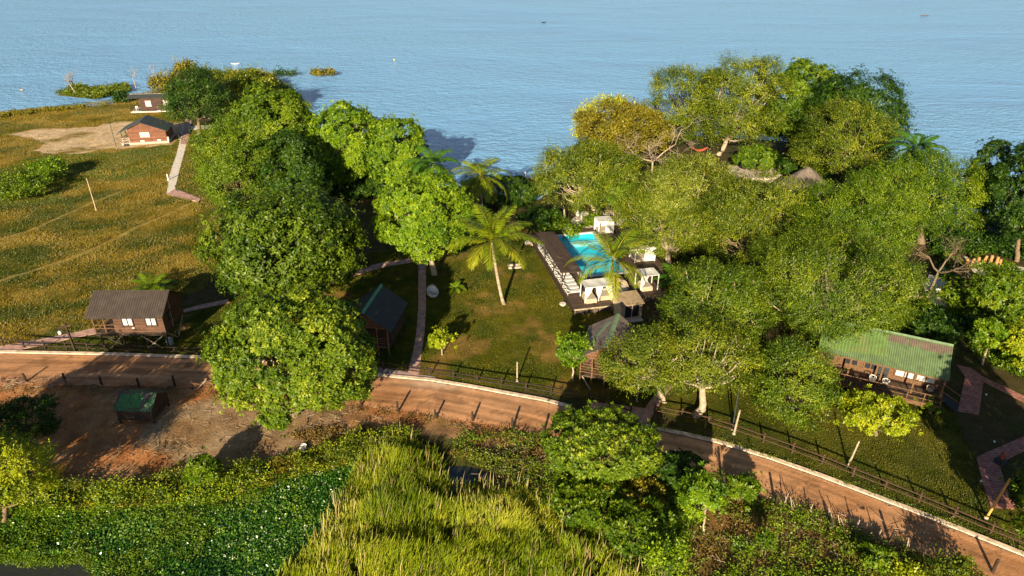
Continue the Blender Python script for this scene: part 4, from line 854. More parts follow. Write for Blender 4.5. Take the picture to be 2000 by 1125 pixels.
def window(t, c, w, h, face='front', n=2, fm='wood_dark', pm='white', mull=True):
    """c centre on the wall; frame proud of the wall, white curtains behind"""
    cx, cy, cz = c; fr = MB(); pn = MB(); e = .07
    def bx(mb, a0, z0, a1, z1, d0, d1):
        if face == 'front': mb.box(cx + a0, cy - d1, cz + z0, cx + a1, cy - d0, cz + z1)
        elif face == 'left': mb.box(cx - d1, cy + a0, cz + z0, cx - d0, cy + a1, cz + z1)
        else: mb.box(cx + d0, cy + a0, cz + z0, cx + d1, cy + a1, cz + z1)
    for k in (-1, 1): bx(fr, k * w / 2 - e, -h / 2 - e, k * w / 2 + e, h / 2 + e, .0, .09)
    bx(fr, -w / 2 + e, h / 2 - e, w / 2 - e, h / 2 + e, .0, .085); bx(fr, -w / 2 + e, -h / 2 - e, w / 2 - e, -h / 2 + e, .0, .085)
    for i in range(1, n): a = -w / 2 + w * i / n; bx(fr, a - .05, -h / 2 + e, a + .05, h / 2 - e, .0, .08)
    f = fr.build('window', M[fm], t)
    for i in range(n):
        a0 = -w / 2 + w * i / n + .07; a1 = -w / 2 + w * (i + 1) / n - .07; q = MB(); bx(q, a0, -h / 2 + .08, a1, h / 2 - .08, .005, .05); q.build('curtained_pane', M[pm], f)
    return f
def railing(t, a, b, zf, h=.95, sp=.9, m='wood_brown', rails=(.5, .95), pw=.08):
    a = Vector((*a, zf)); b = Vector((*b, zf)); n = max(1, round((b - a).length / sp)); mb = MB()
    for i in range(n + 1): p = a.lerp(b, i / n); mb.beam(p, p + Vector((0, 0, h)), pw)
    for r in rails: mb.beam(a + Vector((0, 0, r + .0)), b + Vector((0, 0, r + .0)), .06, .07)
    return mb.build('railing', M[m], t)
# --- stilt cottage ------------------------------------------------
o0 = W(186, 650, 2.3); L = 7.75; Wd = 4.7; zf = 2.3; ze = 4.75; ve = 2.35
t = thing('stilt_cottage', 'brown board cottage on tall crossed stilts with a ribbed brown roof, lower left', 'cottage', (o0[0], o0[1], 0), R_(1.0))
cabin(t, ve, L, Wd, zf, ze, 1.55, M['board_brown']); gable_roof(t, L, Wd, ze, 1.55, .55, M['roof_brown'], M['roof_brown'], .12, ovx=.3)
MB().box(0, 0, zf - .2, L, Wd, zf - .01).build('floor', M['deck_board'], t)
window(t, (3.9, 0, zf + 1.45), 1.15, 1.15); window(t, (6.45, 0, zf + 1.45), 1.15, 1.15)
window(t, (L, 1.6, zf + 1.3), .9, .9, 'right', 1, pm='glass')
lm = MB(); lm.box(4.25, -.12, zf + .55, 4.5, -.005, zf + .68); lm.build('wall_lamp', M['white'], t)
dm = MB(); dm.box(ve - .06, 2.0, zf + .01, ve - .005, 2.9, zf + 2.0); dm.build('door', M['wood_dark'], t)
railing(t, (.05, .06), (ve - .05, .06), zf); railing(t, (.05, .1), (.05, 3.2), zf); railing(t, (.05, Wd - .06), (ve - .05, Wd - .06), zf)
for x, y in ((.1, .08), (.1, Wd - .08), (1.25, .08)): MB().beam((x, y, zf), (x, y, ze - .1), .12).build('veranda_post', M['wood_brown'], t)
MB().beam((L + .06, 1.7, zf - .2), (L + .06, 2.0, ze + 1.0), .05).build('drainpipe', M['beige'], t)
for x in (.35, 2.8, 5.3, 7.6):
    for y in (.15, 2.4, 4.5):
        MB().beam((x + random.uniform(-.15, .15), y + random.uniform(-.1, .1), -.1), (x, y, zf - .2), .15).build('stilt', M['wood_dark' if y < 3 else 'wood_brown'], t)
for a, b_ in (((.6, .05, 2.0), (2.7, .05, .6)), ((3.0, .05, 2.1), (.9, .05, .05)), ((4.6, .05, 2.1), (6.9, .05, .2)), ((7.5, .05, 2.0), (5.2, .05, .2)), ((7.7, .3, 2.0), (7.7, 2.2, .3)), ((7.7, 4.4, 2.0), (7.7, 2.4, .3)), ((.4, .4, 2), (.4, 2.2, .2)), ((1.2, 2.4, .1), (2.8, 2.4, 2.0)), ((5.2, 4.4, .2), (7.2, 4.4, 1.9))):
    MB().beam(a, b_, .09).build('brace', M['bark_pale'], t)
MB().beam((0, .05, 1.95), (L, .05, 1.95), .1, .16).build('bearer', M['wood_dark'], t)
w = W(333, 672, 0); u = thing('water_tank', 'small grey-blue tank standing under the right end of the stilt cottage', 'tank', (w[0], w[1], 0))
MB().tube([(0, 0, 0), (0, 0, .75)], [.38, .36], 14).build('tank_body', mat('tank_blue', (.35, .42, .45), .5, .4, .2, 4), u); MB().tube([(0, 0, .75), (0, 0, .85)], [.2, .18], 10).build('lid', M['white'], u)
M['board_far'] = striped('board_far', (.085, .05, .042), 'Z', .2, .012, .6, .8)
# --- far brown cottage at the water ----------------------------------
o0 = W(256, 219, .4)
t = thing('far_cottage', 'dark brown flat-fronted cottage nearest the water, upper left', 'cottage', (o0[0], o0[1], 0), R_(7))
cabin(t, 2.7, 10, 5, .5, 3.9, .4, M['board_far']); gable_roof(t, 10, 5, 3.9, .4, .2, M['roof_grey'], M['kerb'], .1)
MB().box(0, 0, .2, 10, 5, .49).build('floor', M['concrete'], t)
window(t, (4.6, 0, 2.4), 1.2, 1.3, pm='white', fm='kerb', n=2); window(t, (8.9, 0, 2.5), 1.2, 1.3, fm='kerb')
MB().box(6.4, -.07, .4, 7.2, -.003, .72).build('vent', M['white'], t); railing(t, (.05, .05), (2.6, .05), .5, m='wood_dark'); railing(t, (.05, .1), (.05, 4.9), .5, m='wood_dark')
for x, y in ((.1, .1), (.1, 4.9)): MB().beam((x, y, .5), (x, y, 3.8), .14).build('veranda_post', M['wood_dark'], t)
dch = thing('deck_chair', 'pale reclining chair on the far cottage veranda', 'chair', (o0[0] + 1.2, o0[1] + .9, .5), R_(30))
cb = MB(); cb.box(-.3, -.6, .3, .3, .6, .38); cb.build('seat', M['white'], dch); cb = MB(); cb.poly([(-.3, .6, .35), (.3, .6, .35), (.3, 1.0, 1.0), (-.3, 1.0, 1.0)], .05); cb.build('backrest', M['white'], dch)
for x in (-.27, .27): MB().beam((x, -.5, 0), (x, .5, .35), .05).build('leg', M['white'], dch)
# --- gabled red-brown cottage ------------------------------------------
o0 = W(241, 283, .0)
t = thing('gabled_cottage', 'red-brown boarded cottage showing a wide low gable, dark grey roof, upper left', 'cottage', (o0[0], o0[1], 0), R_(12))
# gable faces the camera: the ridge runs along local x after a quarter turn
body = t
def turned(a): return a
q = 9.0; mbw = MB(); x0 = 1.5; zl = 2.75; zp = 4.75; dep = 6.0; xm = 4.3
mbw.add([(x0, 0, .45), (q, 0, .45), (q, 0, zl + .05), (xm, 0, zp - .1), (x0, 0, zl + .62), (x0, dep, .45), (q, dep, .45), (q, dep, zl + .05), (xm, dep, zp - .1), (x0, dep, zl + .62)],
        [(0, 1, 2, 3, 4), (9, 8, 7, 6, 5), (1, 6, 7, 2), (5, 0, 4, 9), (2, 7, 8, 3), (4, 3, 8, 9), (5, 6, 1, 0)]); mbw.build('wall', M['board_red'], t)
M['roof_grey_y'] = striped('roof_grey_y', (.085, .095, .09), 'Y', .3, .03, .7, .65, stain=((.05, .12, .09), .54), wave=True)
rr = MB(); sl_l = (zp - (zl - .2)) / (xm + .6); rr.poly([(-.6, -.35, zl - .2), (xm, -.35, zp), (xm, dep + .3, zp), (-.6, dep + .3, zl - .2)], .09); rr.poly([(xm, -.35, zp), (q + .5, -.35, zl - .15), (q + .5, dep + .3, zl - .15), (xm, dep + .3, zp)], .09); rr.build('roof', M['roof_grey_y'], t)
MB().box(-.1, -.5, .02, q + .4, dep, .44).build('floor', M['stone'], t)
window(t, (4.75, 0, 1.95), 1.75, .95, fm='kerb', n=2); MB().box(3.6, -.06, .5, 4.4, -.003, .8).build('vent', M['white'], t); MB().box(7.0, -.06, .5, 7.7, -.003, .8).build('vent', M['white'], t)
railing(t, (.1, .05), (1.4, .05), .45, m='kerb'); railing(t, (.1, .1), (.1, 5.8), .45, m='wood_dark')
for y in (.1, 3, 5.9): MB().beam((.1, y, .45), (.1, y, 2.7), .13).build('veranda_post', M['wood_dark'], t)
st = MB(); [st.box(.3 + .0, -.5 - .3 * k, 0, 1.3, -.2 - .3 * k, .36 - .12 * k) for k in range(3)]; st.build('steps', M['grey_dark'], t)
MB().box(q + .05, -.1, .0, q + .35, .5, 1.2).build('gas_box', M['white'], t)
# --- dark roofed cottage in the shade of the neem -------------------------
r0 = W(705.5, 609.5, 5.6)
t = thing('shaded_cottage', 'cottage in deep shade with slate-dark roof and green ridge strip, between neem and brick path', 'cottage', (r0[0] + .1, r0[1] + .2, 0), R_(81.5))
Wd = 5.2; L = 6.0; sy = -Wd / 2
def shift(o, dy): o.location.y += dy; return o
# local y: -Wd/2..Wd/2, ridge at y = 0; local -x looks at the camera
wl = MB(); zf, ze, rise = 1.3, 3.7, 1.9; ve = 1.6
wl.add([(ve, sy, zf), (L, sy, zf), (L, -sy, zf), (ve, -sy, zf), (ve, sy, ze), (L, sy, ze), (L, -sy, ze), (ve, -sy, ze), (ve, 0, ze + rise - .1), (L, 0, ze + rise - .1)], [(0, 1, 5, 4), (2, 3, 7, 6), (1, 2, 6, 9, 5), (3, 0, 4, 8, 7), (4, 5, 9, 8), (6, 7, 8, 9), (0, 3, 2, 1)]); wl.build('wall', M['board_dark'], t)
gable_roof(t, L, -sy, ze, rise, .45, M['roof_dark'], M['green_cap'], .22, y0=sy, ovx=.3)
gb = MB(); gb.poly([(0, sy, ze), (0, -sy, ze), (0, 0, ze + rise - .15)], .06); gb.build('gable_board', M['board_brown'], t)
MB().box(0, sy, zf - .2, L, -sy, zf - .01).build('floor', M['deck_board'], t)
for y in (sy + .1, sy / 2, 0, -sy / 2, -sy - .1): MB().beam((.06, y, -.1), (.06, y, ze), .13).build('veranda_post', M['wood_brown'], t)
railing(t, (.1, sy + .1), (.1, -sy - .1), zf, .95, 1.2, rails=(.32, .64, .95)); MB().beam((.02, sy, ze - .05), (.02, -sy, ze - .05), .14, .2).build('bearer', M['wood_brown'], t)
for x in (2, 4, 5.8):
    for y in (sy + .1, -sy - .1): MB().beam((x, y, -.1), (x, y, zf), .16).build('stilt', M['wood_dark'], t)
# --- cottage with pale green ridge --------------------------------------
r0 = W(1185, 673, 5.4)
t = thing('green_ridged_cottage', 'weathered grey-brown cottage with pale green ridge strips, half under the spreading tree', 'cottage', (r0[0], r0[1] - .0, 0), R_(72))
zf, ze, rise = 1.3, 3.6, 1.8
wl = MB(); wl.add([(ve, sy, zf), (L, sy, zf), (L, -sy, zf), (ve, -sy, zf), (ve, sy, ze), (L, sy, ze), (L, -sy, ze), (ve, -sy, ze), (ve, 0, ze + rise - .1), (L, 0, ze + rise - .1)], [(0, 1, 5, 4), (2, 3, 7, 6), (1, 2, 6, 9, 5), (3, 0, 4, 8, 7), (4, 5, 9, 8), (6, 7, 8, 9), (0, 3, 2, 1)]); wl.build('wall', M['board_brown'], t)
rf = gable_roof(t, L, -sy, ze, rise, .45, M['roof_weather'], M['green_cap_pale'], .26, y0=sy, ovx=.4)
gp = MB(); s_ = rise / -sy; gp.poly([(1.0, 2.35, ze + rise - 2.35 * s_ + .05), (5.2, .95, ze + rise - .95 * s_ + .05), (5.2, .45, ze + rise - .45 * s_ + .05), (1.0, 1.9, ze + rise - 1.9 * s_ + .05)], .02); gp.build('green_strip', M['green_cap_pale'], rf)
gb = MB(); gb.poly([(-.02, sy, ze), (-.02, -sy, ze), (-.02, 0, ze + rise - .15)], .06); gb.build('gable_board', M['board_red'], t)
MB().box(0, sy, zf - .2, L, -sy, zf - .01).build('floor', M['deck_board'], t)
for y in (sy + .1, sy / 2, 0, -sy / 2, -sy - .1): MB().beam((.06, y, -.1), (.06, y, ze), .13).build('veranda_post', M['wood_pole'], t)
railing(t, (.1, sy + .1), (.1, -sy - .1), zf, .95, 1.2, m='wood_pole', rails=(.32, .64, .95)); MB().beam((.02, sy, ze - .05), (.02, -sy, ze - .05), .14, .2).build('bearer', M['wood_pole'], t)
MB().beam((-.05, -sy - .3, 1.2), (-.6, -sy - 1.4, .0), .09).build('brace', M['bark_pale'], t)
for x in (2, 4, 5.8):
    for y in (sy + .1, -sy - .1): MB().beam((x, y, -.1), (x, y, zf), .16).build('stilt', M['wood_dark'], t)
# --- green roofed lodge --------------------------------------------------
e0 = Vector((*W(1860, 747, 3.5), 0)); e1 = Vector((*W(1644, 697, 3.5), 0)); ax = (e0 - e1); L = 12.0; yaw = math.atan2(ax.y, ax.x)
o_ = e0 - ax.normalized() * (L - .0)
t = thing('green_roofed_lodge', 'long wooden lodge with green corrugated roof and railed veranda, lower right', 'lodge', (o_.x, o_.y, 0), yaw)
ze, rise, zf = 3.62, 2.05, 1.15
gable_roof(t, L - .3, 7.4, ze, rise, .0, M['roof_green'], M['green_cap_pale'], .20, y0=0, ovx=.0, asym=-.2)
s_ = rise / 3.5; br = MB()
for x0, x1, d0, d1 in ((L - 5.9, L - 4.25, .32, 1.0), (L - 4.1, L - 3.1, .32, 1.0), (L - 2.95, L - 1.0, .32, 1.15), (L - 1.0, L - .35, .32, .95)):
    br.poly([(x0, 3.5 - d1, ze + rise - d1 * s_ + .035), (x1, 3.5 - d1, ze + rise - d1 * s_ + .035), (x1, 3.5 - d0, ze + rise - d0 * s_ + .035), (x0, 3.5 - d0, ze + rise - d0 * s_ + .035)], .02)
rfo = [c for c in t.children if c.name.startswith('roof')][0]
br.build('brown_patch', M['roof_patch'], rfo)
ms = MB(); ms.poly([(0, .25, ze + .25 * s_ + .035), (6.2, .9, ze + .9 * s_ + .035), (6.0, 3.1, ze + 3.1 * s_ + .035), (0, 3.2, ze + 3.2 * s_ + .035)], .015); ms.build('moss_patch', M['roof_moss'], rfo)
wl = MB(); wl.box(.2, 2.0, zf, L - .5, 7.0, ze - .02); wl.build('wall', M['wood_brown'], t)
MB().box(0, -1.0, zf - .2, L - .4, 7.2, zf - .01).build('floor', M['deck_board'], t)
MB().box(0, -1.06, zf - .45, L - .4, -1.005, zf + .02).build('fascia_board', M['wood_brown'], t)
railing(t, (.1, -.9), (L - .5, -.9), zf, 1.0, 1.35, m='wood_pole', rails=(.35, .95)); railing(t, (L - .5, -.85), (L - .5, 2.0), zf, 1.0, 1.3, m='wood_pole', rails=(.35, .95))
for x in (.15, 3.2, 6.1, 9.0, L - .55): MB().beam((x, .1, zf), (x, .1, ze), .16).build('veranda_post', M['wood_pole'], t)
MB().beam((0, .1, ze - .1), (L - .4, .1, ze - .1), .12, .2).build('bearer', M['wood_pole'], t)
for i, x in enumerate((1.2, 3.4, 5.2)): window(t, (x, 2.0, zf + 1.15), 1.2, 1.2, pm='glass', fm='wood_pole')
window(t, (8.3, 2.0, zf + 1.1), 1.7, 1.2, fm='wood_brown'); window(t, (10.2, 2.0, zf + 1.1), 1.7, 1.2, fm='wood_brown')
MB().box(5.95, 1.92, zf, 6.9, 1.99, zf + 2.1).build('door', M['grey_dark'], t)
for x in (.2, 3.0, 5.8, 8.6, L - .6):
    for y in (-.9, 3, 7): MB().beam((x, y, -.1), (x, y, zf - .2), .18).build('stilt', M['wood_dark'], t)
sw = MB()
for k in range(6): sw.box(L - .4 + .35 * k, .4, zf - .2 * (k + 1), L - .02 + .35 * k, 1.9, zf - .2 * (k + 1) + .06)
sw.build('steps', M['grey_dark'], t)
for yy in (.35, 1.95): MB().beam((L - .4, yy, zf + .9), (L + 1.8, yy, .9), .07).build('handrail', M['wood_pole'], t)
lm_ = t.matrix_basis.copy()
for k, (x, y) in enumerate([(5.5, .3), (6.7, .2), (10.6, .9)]):
    pw = Matrix.Translation(t.location) @ Matrix.Rotation(yaw, 4, 'Z') @ Vector((x, y, zf))
    cch = thing('veranda_chair', ['round pale chair left of the lodge veranda post', 'round pale chair right of the lodge veranda post', 'tan chair below the white lodge curtains'][k], 'chair', pw, yaw + [.3, -.4, .1][k], 'chairs on the lodge veranda')
    cb = MB(); cb.tube([(0, 0, .38), (0, 0, .46)], [.27, .3], 12); cb.build('seat', M['cushion' if k == 2 else 'white'], cch)
    cb = MB(); pts = [(.3 * math.cos(a), .3 * math.sin(a), .78) for a in np.linspace(-.2, math.pi + .2, 9)]; cb.tube(pts, [.05] * 9, 6); [cb.beam(p, (p[0], p[1], .42), .03) for p in pts[::2]]; cb.build('backrest', M['cushion' if k == 2 else 'white'], cch, smooth=True)
    for a in (.8, 2.4, 3.9, 5.5): MB().beam((.22 * math.cos(a), .22 * math.sin(a), .4), (.26 * math.cos(a), .26 * math.sin(a), 0), .04).build('leg', M['wood_dark'], cch)
# --- small weathered shed --------------------------------------------------
o0 = W(229, 818, .55)
t = thing('storage_shed', 'small weathered black shed with patchy green roof, standing on the bare soil', 'shed', (o0[0], o0[1], 0), R_(-3))
M['roof_patchy'] = striped('roof_patchy', (.10, .085, .08), 'X', .24, .02, .7, .8, stain=((.06, .20, .08), .44), wave=True)
Ls, Ws = 3.6, 3.0; wl = cabin(t, .1, Ls - .05, Ws, .5, 1.75, .95, M['board_dark'], asym=-.1)
gable_roof(t, Ls, Ws, 1.75, .95, .15, M['roof_patchy'], None, ovx=.05, asym=-.1)
gp = MB(); s_ = .95 / 1.4; gp.poly([(.1, .12, 1.75 + .12 * s_ + .03), (2.45, .12, 1.75 + .12 * s_ + .03), (2.5, 1.2, 1.75 + 1.2 * s_ + .03), (.3, 1.2, 1.75 + 1.2 * s_ + .03)], .01); gp.build('green_sheet', striped('sheet_green', (.07, .22, .08), 'X', .24, .02, .7, .8, stain=((.05, .10, .06), .5), wave=True), t)
MB().box(1.5, -.02, 1.25, 2.0, -.003, 1.6).build('hatch', M['grey_dark'], t)
MB().beam((0, -.04, 1.6), (Ls, -.04, 1.62), .05).build('batten', M['bark_pale'], t); MB().beam((0, -.04, .55), (Ls, -.04, .53), .07).build('batten', M['bark_dark'], t)
for x, y in ((.15, .1), (Ls - .2, .1), (.15, Ws - .1), (Ls - .2, Ws - .1)): MB().beam((x, y, -.1), (x, y, .5), .14).build('stilt', M['wood_dark'], t)
ld = MB(); ld.beam((-.6, -.2, 0), (-.1, .2, .6), .06); ld.beam((-.5, .3, 0), (0, .6, .6), .06); [ld.beam((-.55 + .15 * k, -.15 + .1 * k, .1 + .17 * k), (-.45 + .15 * k, .35 + .1 * k, .1 + .17 * k), .05) for k in range(4)]; ld.build('steps', M['bark_pale'], t)
# --- thatched cone -----------------------------------------------------------
w = W(1566, 392, 0); t = thing('thatched_hut', 'grey thatched conical roof poking out of the trees', 'hut', (w[0], w[1], 0)); mb = MB()
n = 28; vs = []; prof = [(4.3, 2.6), (3.3, 3.5), (2.2, 4.5), (1.1, 5.4), (.35, 5.9), (0.12, 6.05)]
for r, z_ in prof:
    for k in range(n): a = 2 * math.pi * k / n; rr_ = r * (1 + .03 * random.random()); vs.append((rr_ * math.cos(a), rr_ * math.sin(a), z_))
fs = [(i * n + k, i * n + (k + 1) % n, (i + 1) * n + (k + 1) % n, (i + 1) * n + k) for i in range(len(prof) - 1) for k in range(n)] + [tuple((len(prof) - 1) * n + k for k in range(n))]
mb.add(vs, fs); mb.build('roof', M['thatch'], t, smooth=True)
for k in range(8): a = k * math.pi / 4; MB().beam((3.6 * math.cos(a), 3.6 * math.sin(a), 0), (3.6 * math.cos(a), 3.6 * math.sin(a), 3.1), .2).build('post', M['wood_brown'], t)
# small dark roof between the trees
w = W(742, 382, 0); t = thing('lake_hut', 'small dark brown roof between the yellow-green dome and the tall bright tree', 'hut', (w[0], w[1], 0), R_(35))
cabin(t, .2, 3.4, 3, .0, 2.2, 1.2, M['board_dark']); gable_roof(t, 3.6, 3, 2.2, 1.2, .4, M['roof_brown'], None)
# jetty on the water's edge
w = W(1022, 358, 0); t = thing('jetty', 'small brown jetty at the water left of the flat-topped tree', 'jetty', (w[0], w[1], 0), R_(10))
MB().box(0, -1.6, .15, 4.2, 1.6, .4).build('platform', M['wood_pole'], t)
for x in (.2, 2, 4): 
    for y in (-1.5, 1.5): MB().beam((x, y, -1.5), (x, y, .15), .2).build('pile', M['wood_dark'], t)
MB().beam((.1, -1.2, .4), (.1, -1.2, 2.6), .16).build('mooring_post', M['white'], t); MB().beam((.6, 1.0, .4), (2.2, -1.0, 1.1), .2).build('rail', M['wood_brown'], t)
# ================================================================== POOL TERRACE
PO = Vector((7.56, 94.4, 0)); PA = R_(12.5); ex = Vector((math.cos(PA), math.sin(PA), 0)); ey = Vector((math.sin(PA), -math.cos(PA), 0))
def Q(x, y, z=0.0): return PO + ex * x + ey * y + Vector((0, 0, z))
PR = PA                                           # things: local +x along ex, local -y towards the camera
zd = .75
px0, px1, py0, py1 = -1.1, 4.8, 0.0, 13.6; cw = .42
t = thing('pool_deck', 'dark timber terrace round the blue pool with slatted front skirt', 'deck', PO, PA)
dk = MB()
def db(x0, y0, x1, y1): dk.box(x0, -y1, zd - .12, x1, -y0, zd)
db(-4.8, -1.8, px0 - cw, 21.8); db(px1 + cw, -1.8, 10.8, 13.8); db(px0 - cw, -1.8, px1 + cw, py0 - cw); db(px0 - cw, py1 + cw, 4.0, 21.8); db(4.0, py1 + cw, 7.6, 20.6); db(7.6, 13.8, 10.8, 16)
dk.build('boards', M['deck_board'], t)
sk = MB(); sk.box(-4.82, -21.86, -.1, 4.0, -21.8, zd - .01); sk.build('skirt', M['deck_side'], t)
sk = MB(); sk.box(-4.86, -21.86, -.1, -4.8, 1.8, zd - .14); sk.build('skirt', M['wood_dark'], t)
sk = MB(); sk.box(4.0, -20.66, -.1, 7.6, -20.6, zd - .01); sk.build('skirt', M['deck_side'], t)
MB().box(-4.9, -21.94, zd - .16, 4.05, -21.86, zd + .02).build('edge_board', M['bark_pale'], t)
for x in (-4.75, -3.2, -1.6, 0, 1.6, 3.2): MB().beam((x, -21.9, -.1), (x, -21.9, zd - .16), .1).build('post', M['bark_pale'], t)
t = thing('swimming_pool', 'rectangular turquoise pool with white coping and a pale step across it', 'pool', PO, PA)
cm = MB(); cm.box(px0 - cw, -py1 - cw, zd - .1, px0, -py0 + cw, zd + .05); cm.box(px1, -py1 - cw, zd - .1, px1 + cw, -py0 + cw, zd + .05); cm.box(px0, -py0, zd - .1, px1, -py0 + cw, zd + .05); cm.box(px0, -py1 - cw, zd - .1, px1, -py1, zd + .05); cm.build('coping', M['white'], t)
bs = MB(); bs.box(px0 + .01, -py1 + .01, -.05, px1 - .01, -py0 - .01, .10)
for a in ((px0 - .2, -py1 - .2, px0, -py0 + .2), (px1, -py1 - .2, px1 + .2, -py0 + .2), (px0, -py0, px1, -py0 + .2), (px0, -py1 - .2, px1, -py1)): bs.box(a[0], a[1], -.05, a[2], a[3], zd - .11)
M['pool_tile'] = mat('pool_tile', (.06, .80, .98), .5, .3, .06, 2)
bs.build('basin', M['pool_tile'], t)
stp = MB(); stp.box(px0 + .02, -3.1, .101, px1 - .02, -2.2, zd - .16); stp.build('step', M['white'], t)
m, tt, b = newmat('pool_water'); b.inputs['Base Color'].default_value = (.1, .7, .9, 1); b.inputs['Roughness'].default_value = .05
n = tt.nodes.new('ShaderNodeTexNoise'); n.inputs['Scale'].default_value = 2.2; n.inputs['Detail'].default_value = 3; bp = tt.nodes.new('ShaderNodeBump'); bp.inputs['Distance'].default_value = .03; tt.links.new(n.outputs[0], bp.inputs['Height']); tt.links.new(bp.outputs[0], b.inputs['Normal'])
tb = tt.nodes.new('ShaderNodeBsdfTransparent'); tb.inputs[0].default_value = (.62, .95, 1, 1); mx = tt.nodes.new('ShaderNodeMixShader'); mx.inputs[0].default_value = .25
tt.links.new(tb.outputs[0], mx.inputs[1]); tt.links.new(b.outputs[0], mx.inputs[2]); tt.links.new(mx.outputs[0], tt.nodes['Material Output'].inputs[0])
wtr = MB(); wtr.poly([(px0, -py1, zd - .1), (px1, -py1, zd - .1), (px1, -py0, zd - .1), (px0, -py0, zd - .1)]); wtr.build('water', m, t)
# the pool's hole in the ground: basin floor stays above z of ground only by its walls
# pergola roof -------------------------------------------------------------
t = thing('loungers_pergola', 'long flat dark-brown slatted shade roof beside the pool', 'pergola', PO, PA)
M['shade_roof'] = striped('shade_roof', (.095, .062, .045), 'X', .17, .02, .45, .85, stain=((.14, .10, .08), .55))
rf = MB(); rf.poly([(-5.0, -16.3, 3.1), (-2.2, -16.3, 2.95), (-2.2, -3.1, 2.95), (-5.0, -3.1, 3.1)], .12); rf.build('roof', M['shade_roof'], t)
for x in (-4.7, -2.4):
    for y in (3.4, 7.6, 12, 16.0): MB().beam((x, -y, zd), (x, -y, 2.95), .13).build('post', M['wood_dark'], t)
for x in (-1.9, -1.1): MB().beam((x, -16.9, zd), (x, -16.9, zd + 1.9), .16).build('shower_post', M['grey_dark'], t)
# sun loungers -------------------------------------------------------------
def lounger():
    t = thing('sun_lounger', 'x', 'sun lounger', Q(0, 0, zd), PR, 'white sun loungers in a row under the pergola')
    f = MB(); f.box(-.95, -.33, .26, .95, -.27, .32); f.box(-.95, .27, .26, .95, .33, .32); f.box(.9, -.33, .26, .95, .33, .32); f.box(-.95, -.3, .26, -.9, .3, .32); f.build('frame', M['white'], t)
    m_ = MB(); m_.box(-.3, -.31, .33, .97, .31, .43); m_.build('mattress', M['cloth'], t)
    b_ = MB(); b_.poly([(-.95, -.31, .85), (-.3, -.31, .4), (-.3, .31, .4), (-.95, .31, .85)], .09); b_.build('backrest', M['cloth'], t)
    for x, y in ((-.85, -.28), (-.85, .28), (.85, -.28), (.85, .28)): MB().box(x - .03, y - .03, 0, x + .03, y + .03, .26).build('leg', M['white'], t)
    return t
l0 = lounger(); ys_ = [3.6 + 1.02 * k for k in range(15)]
for k, y in enumerate(ys_):
    lab = ('white sun lounger in the shade under the long pergola roof, end-on in the packed row' if y < 15.5 else ['white lounger just clear of the pergola roof end, nearest it', 'white lounger in the open, second from the pergola end', 'white lounger nearest the wide canopy bed'][min(2, int((y - 15.5) / 1.02))])
    o = l0 if k == 0 else dup(l0, Q(-3.85, y, zd), PR, lab)
    o.location = Q(-3.75 + random.uniform(-.05, .05), y, zd); o.rotation_euler.z = PR + random.uniform(-.05, .05); o['label'] = lab
# canopy beds --------------------------------------------------------------
def canopy(label, x, y, w, d, h=2.1, curtains=((-1, -1), (0, -1), (1, -1)), top='cloth', nm='canopy_bed', fr='white', sag=.12):
    t = thing(nm, label, 'canopy bed', Q(x, y, zd), PR, 'curtained beds round the pool')
    for sx in (-1, 1):
        for sy_ in (-1, 1): MB().box(sx * w / 2 - .05, sy_ * d / 2 - .05, 0, sx * w / 2 + .05, sy_ * d / 2 + .05, h).build('post', M[fr], t)
    f = MB()
    for sx in (-1, 1): f.box(sx * w / 2 - .04, -d / 2 + .05, h, sx * w / 2 + .04, d / 2 - .05, h + .07); f.box(-w / 2 - .04, sx * d / 2 - .05, h + .001, w / 2 + .04, sx * d / 2 + .05, h + .075)
    f.build('frame', M[fr], t)
    nx, ny = 13, 9; vs = []; fs = []
    for j in range(ny):
        for i in range(nx):
            u = i / (nx - 1); v_ = j / (ny - 1); vs.append(((u - .5) * (w + .2), (v_ - .5) * (d + .2), h + .10 - sag * math.sin(u * math.pi * (2 if w > 3 else 1)) ** 2 * math.sin(v_ * math.pi) + .02 * math.sin(u * 25)))
    fs = [(j * nx + i, j * nx + i + 1, (j + 1) * nx + i + 1, (j + 1) * nx + i) for j in range(ny - 1) for i in range(nx - 1)]; mb = MB(); mb.add(vs, fs); mb.build('canopy', M[top], t, smooth=True)
    for cx_, cy_ in curtains:
        mb = MB(); vs = []; n1 = 9; X = cx_ * (w / 2); Y = cy_ * (d / 2)
        zs_ = [h, h - .5, h - 1.0, .75, .45, .1]; wd_ = [.95, .75, .5, .22, .12, .2]
        for z_, w_ in zip(zs_, wd_):
            for i in range(n1):
                u = i / (n1 - 1) - .5; sh = (-cx_ * .5) * w_ if cx_ else 0; vs.append((X + sh + u * w_, Y - .03 - .05 * math.cos(u * 22), z_))
        fs = [(j * n1 + i, j * n1 + i + 1, (j + 1) * n1 + i + 1, (j + 1) * n1 + i) for j in range(len(zs_) - 1) for i in range(n1 - 1)]; mb.add(vs, fs); mb.build('curtain', M['cloth'], t, smooth=True)
    return t
def mattress_bed(label, x, y, w, d, z=zd, group='padded beds under the canopies'):
    t = thing('day_bed', label, 'bed', Q(x, y, z), PR, group); MB().box(-w / 2, -d / 2, 0, w / 2, d / 2, .42).build('base', M['beige'], t)
    a = MB(); a.box(-w / 2 + .04, -d / 2 + .04, .42, w / 2 - .04, d / 2 - .35, .58); a.build('mattress', M['cushion'], t); a = MB(); a.box(-w / 2 + .1, d / 2 - .32, .42, w / 2 - .1, d / 2 - .06, .75); a.build('pillow', M['cushion'], t)
canopy('wide white canopy bed frame at the near left corner of the deck', -1.35, 19.7, 3.5, 1.9)
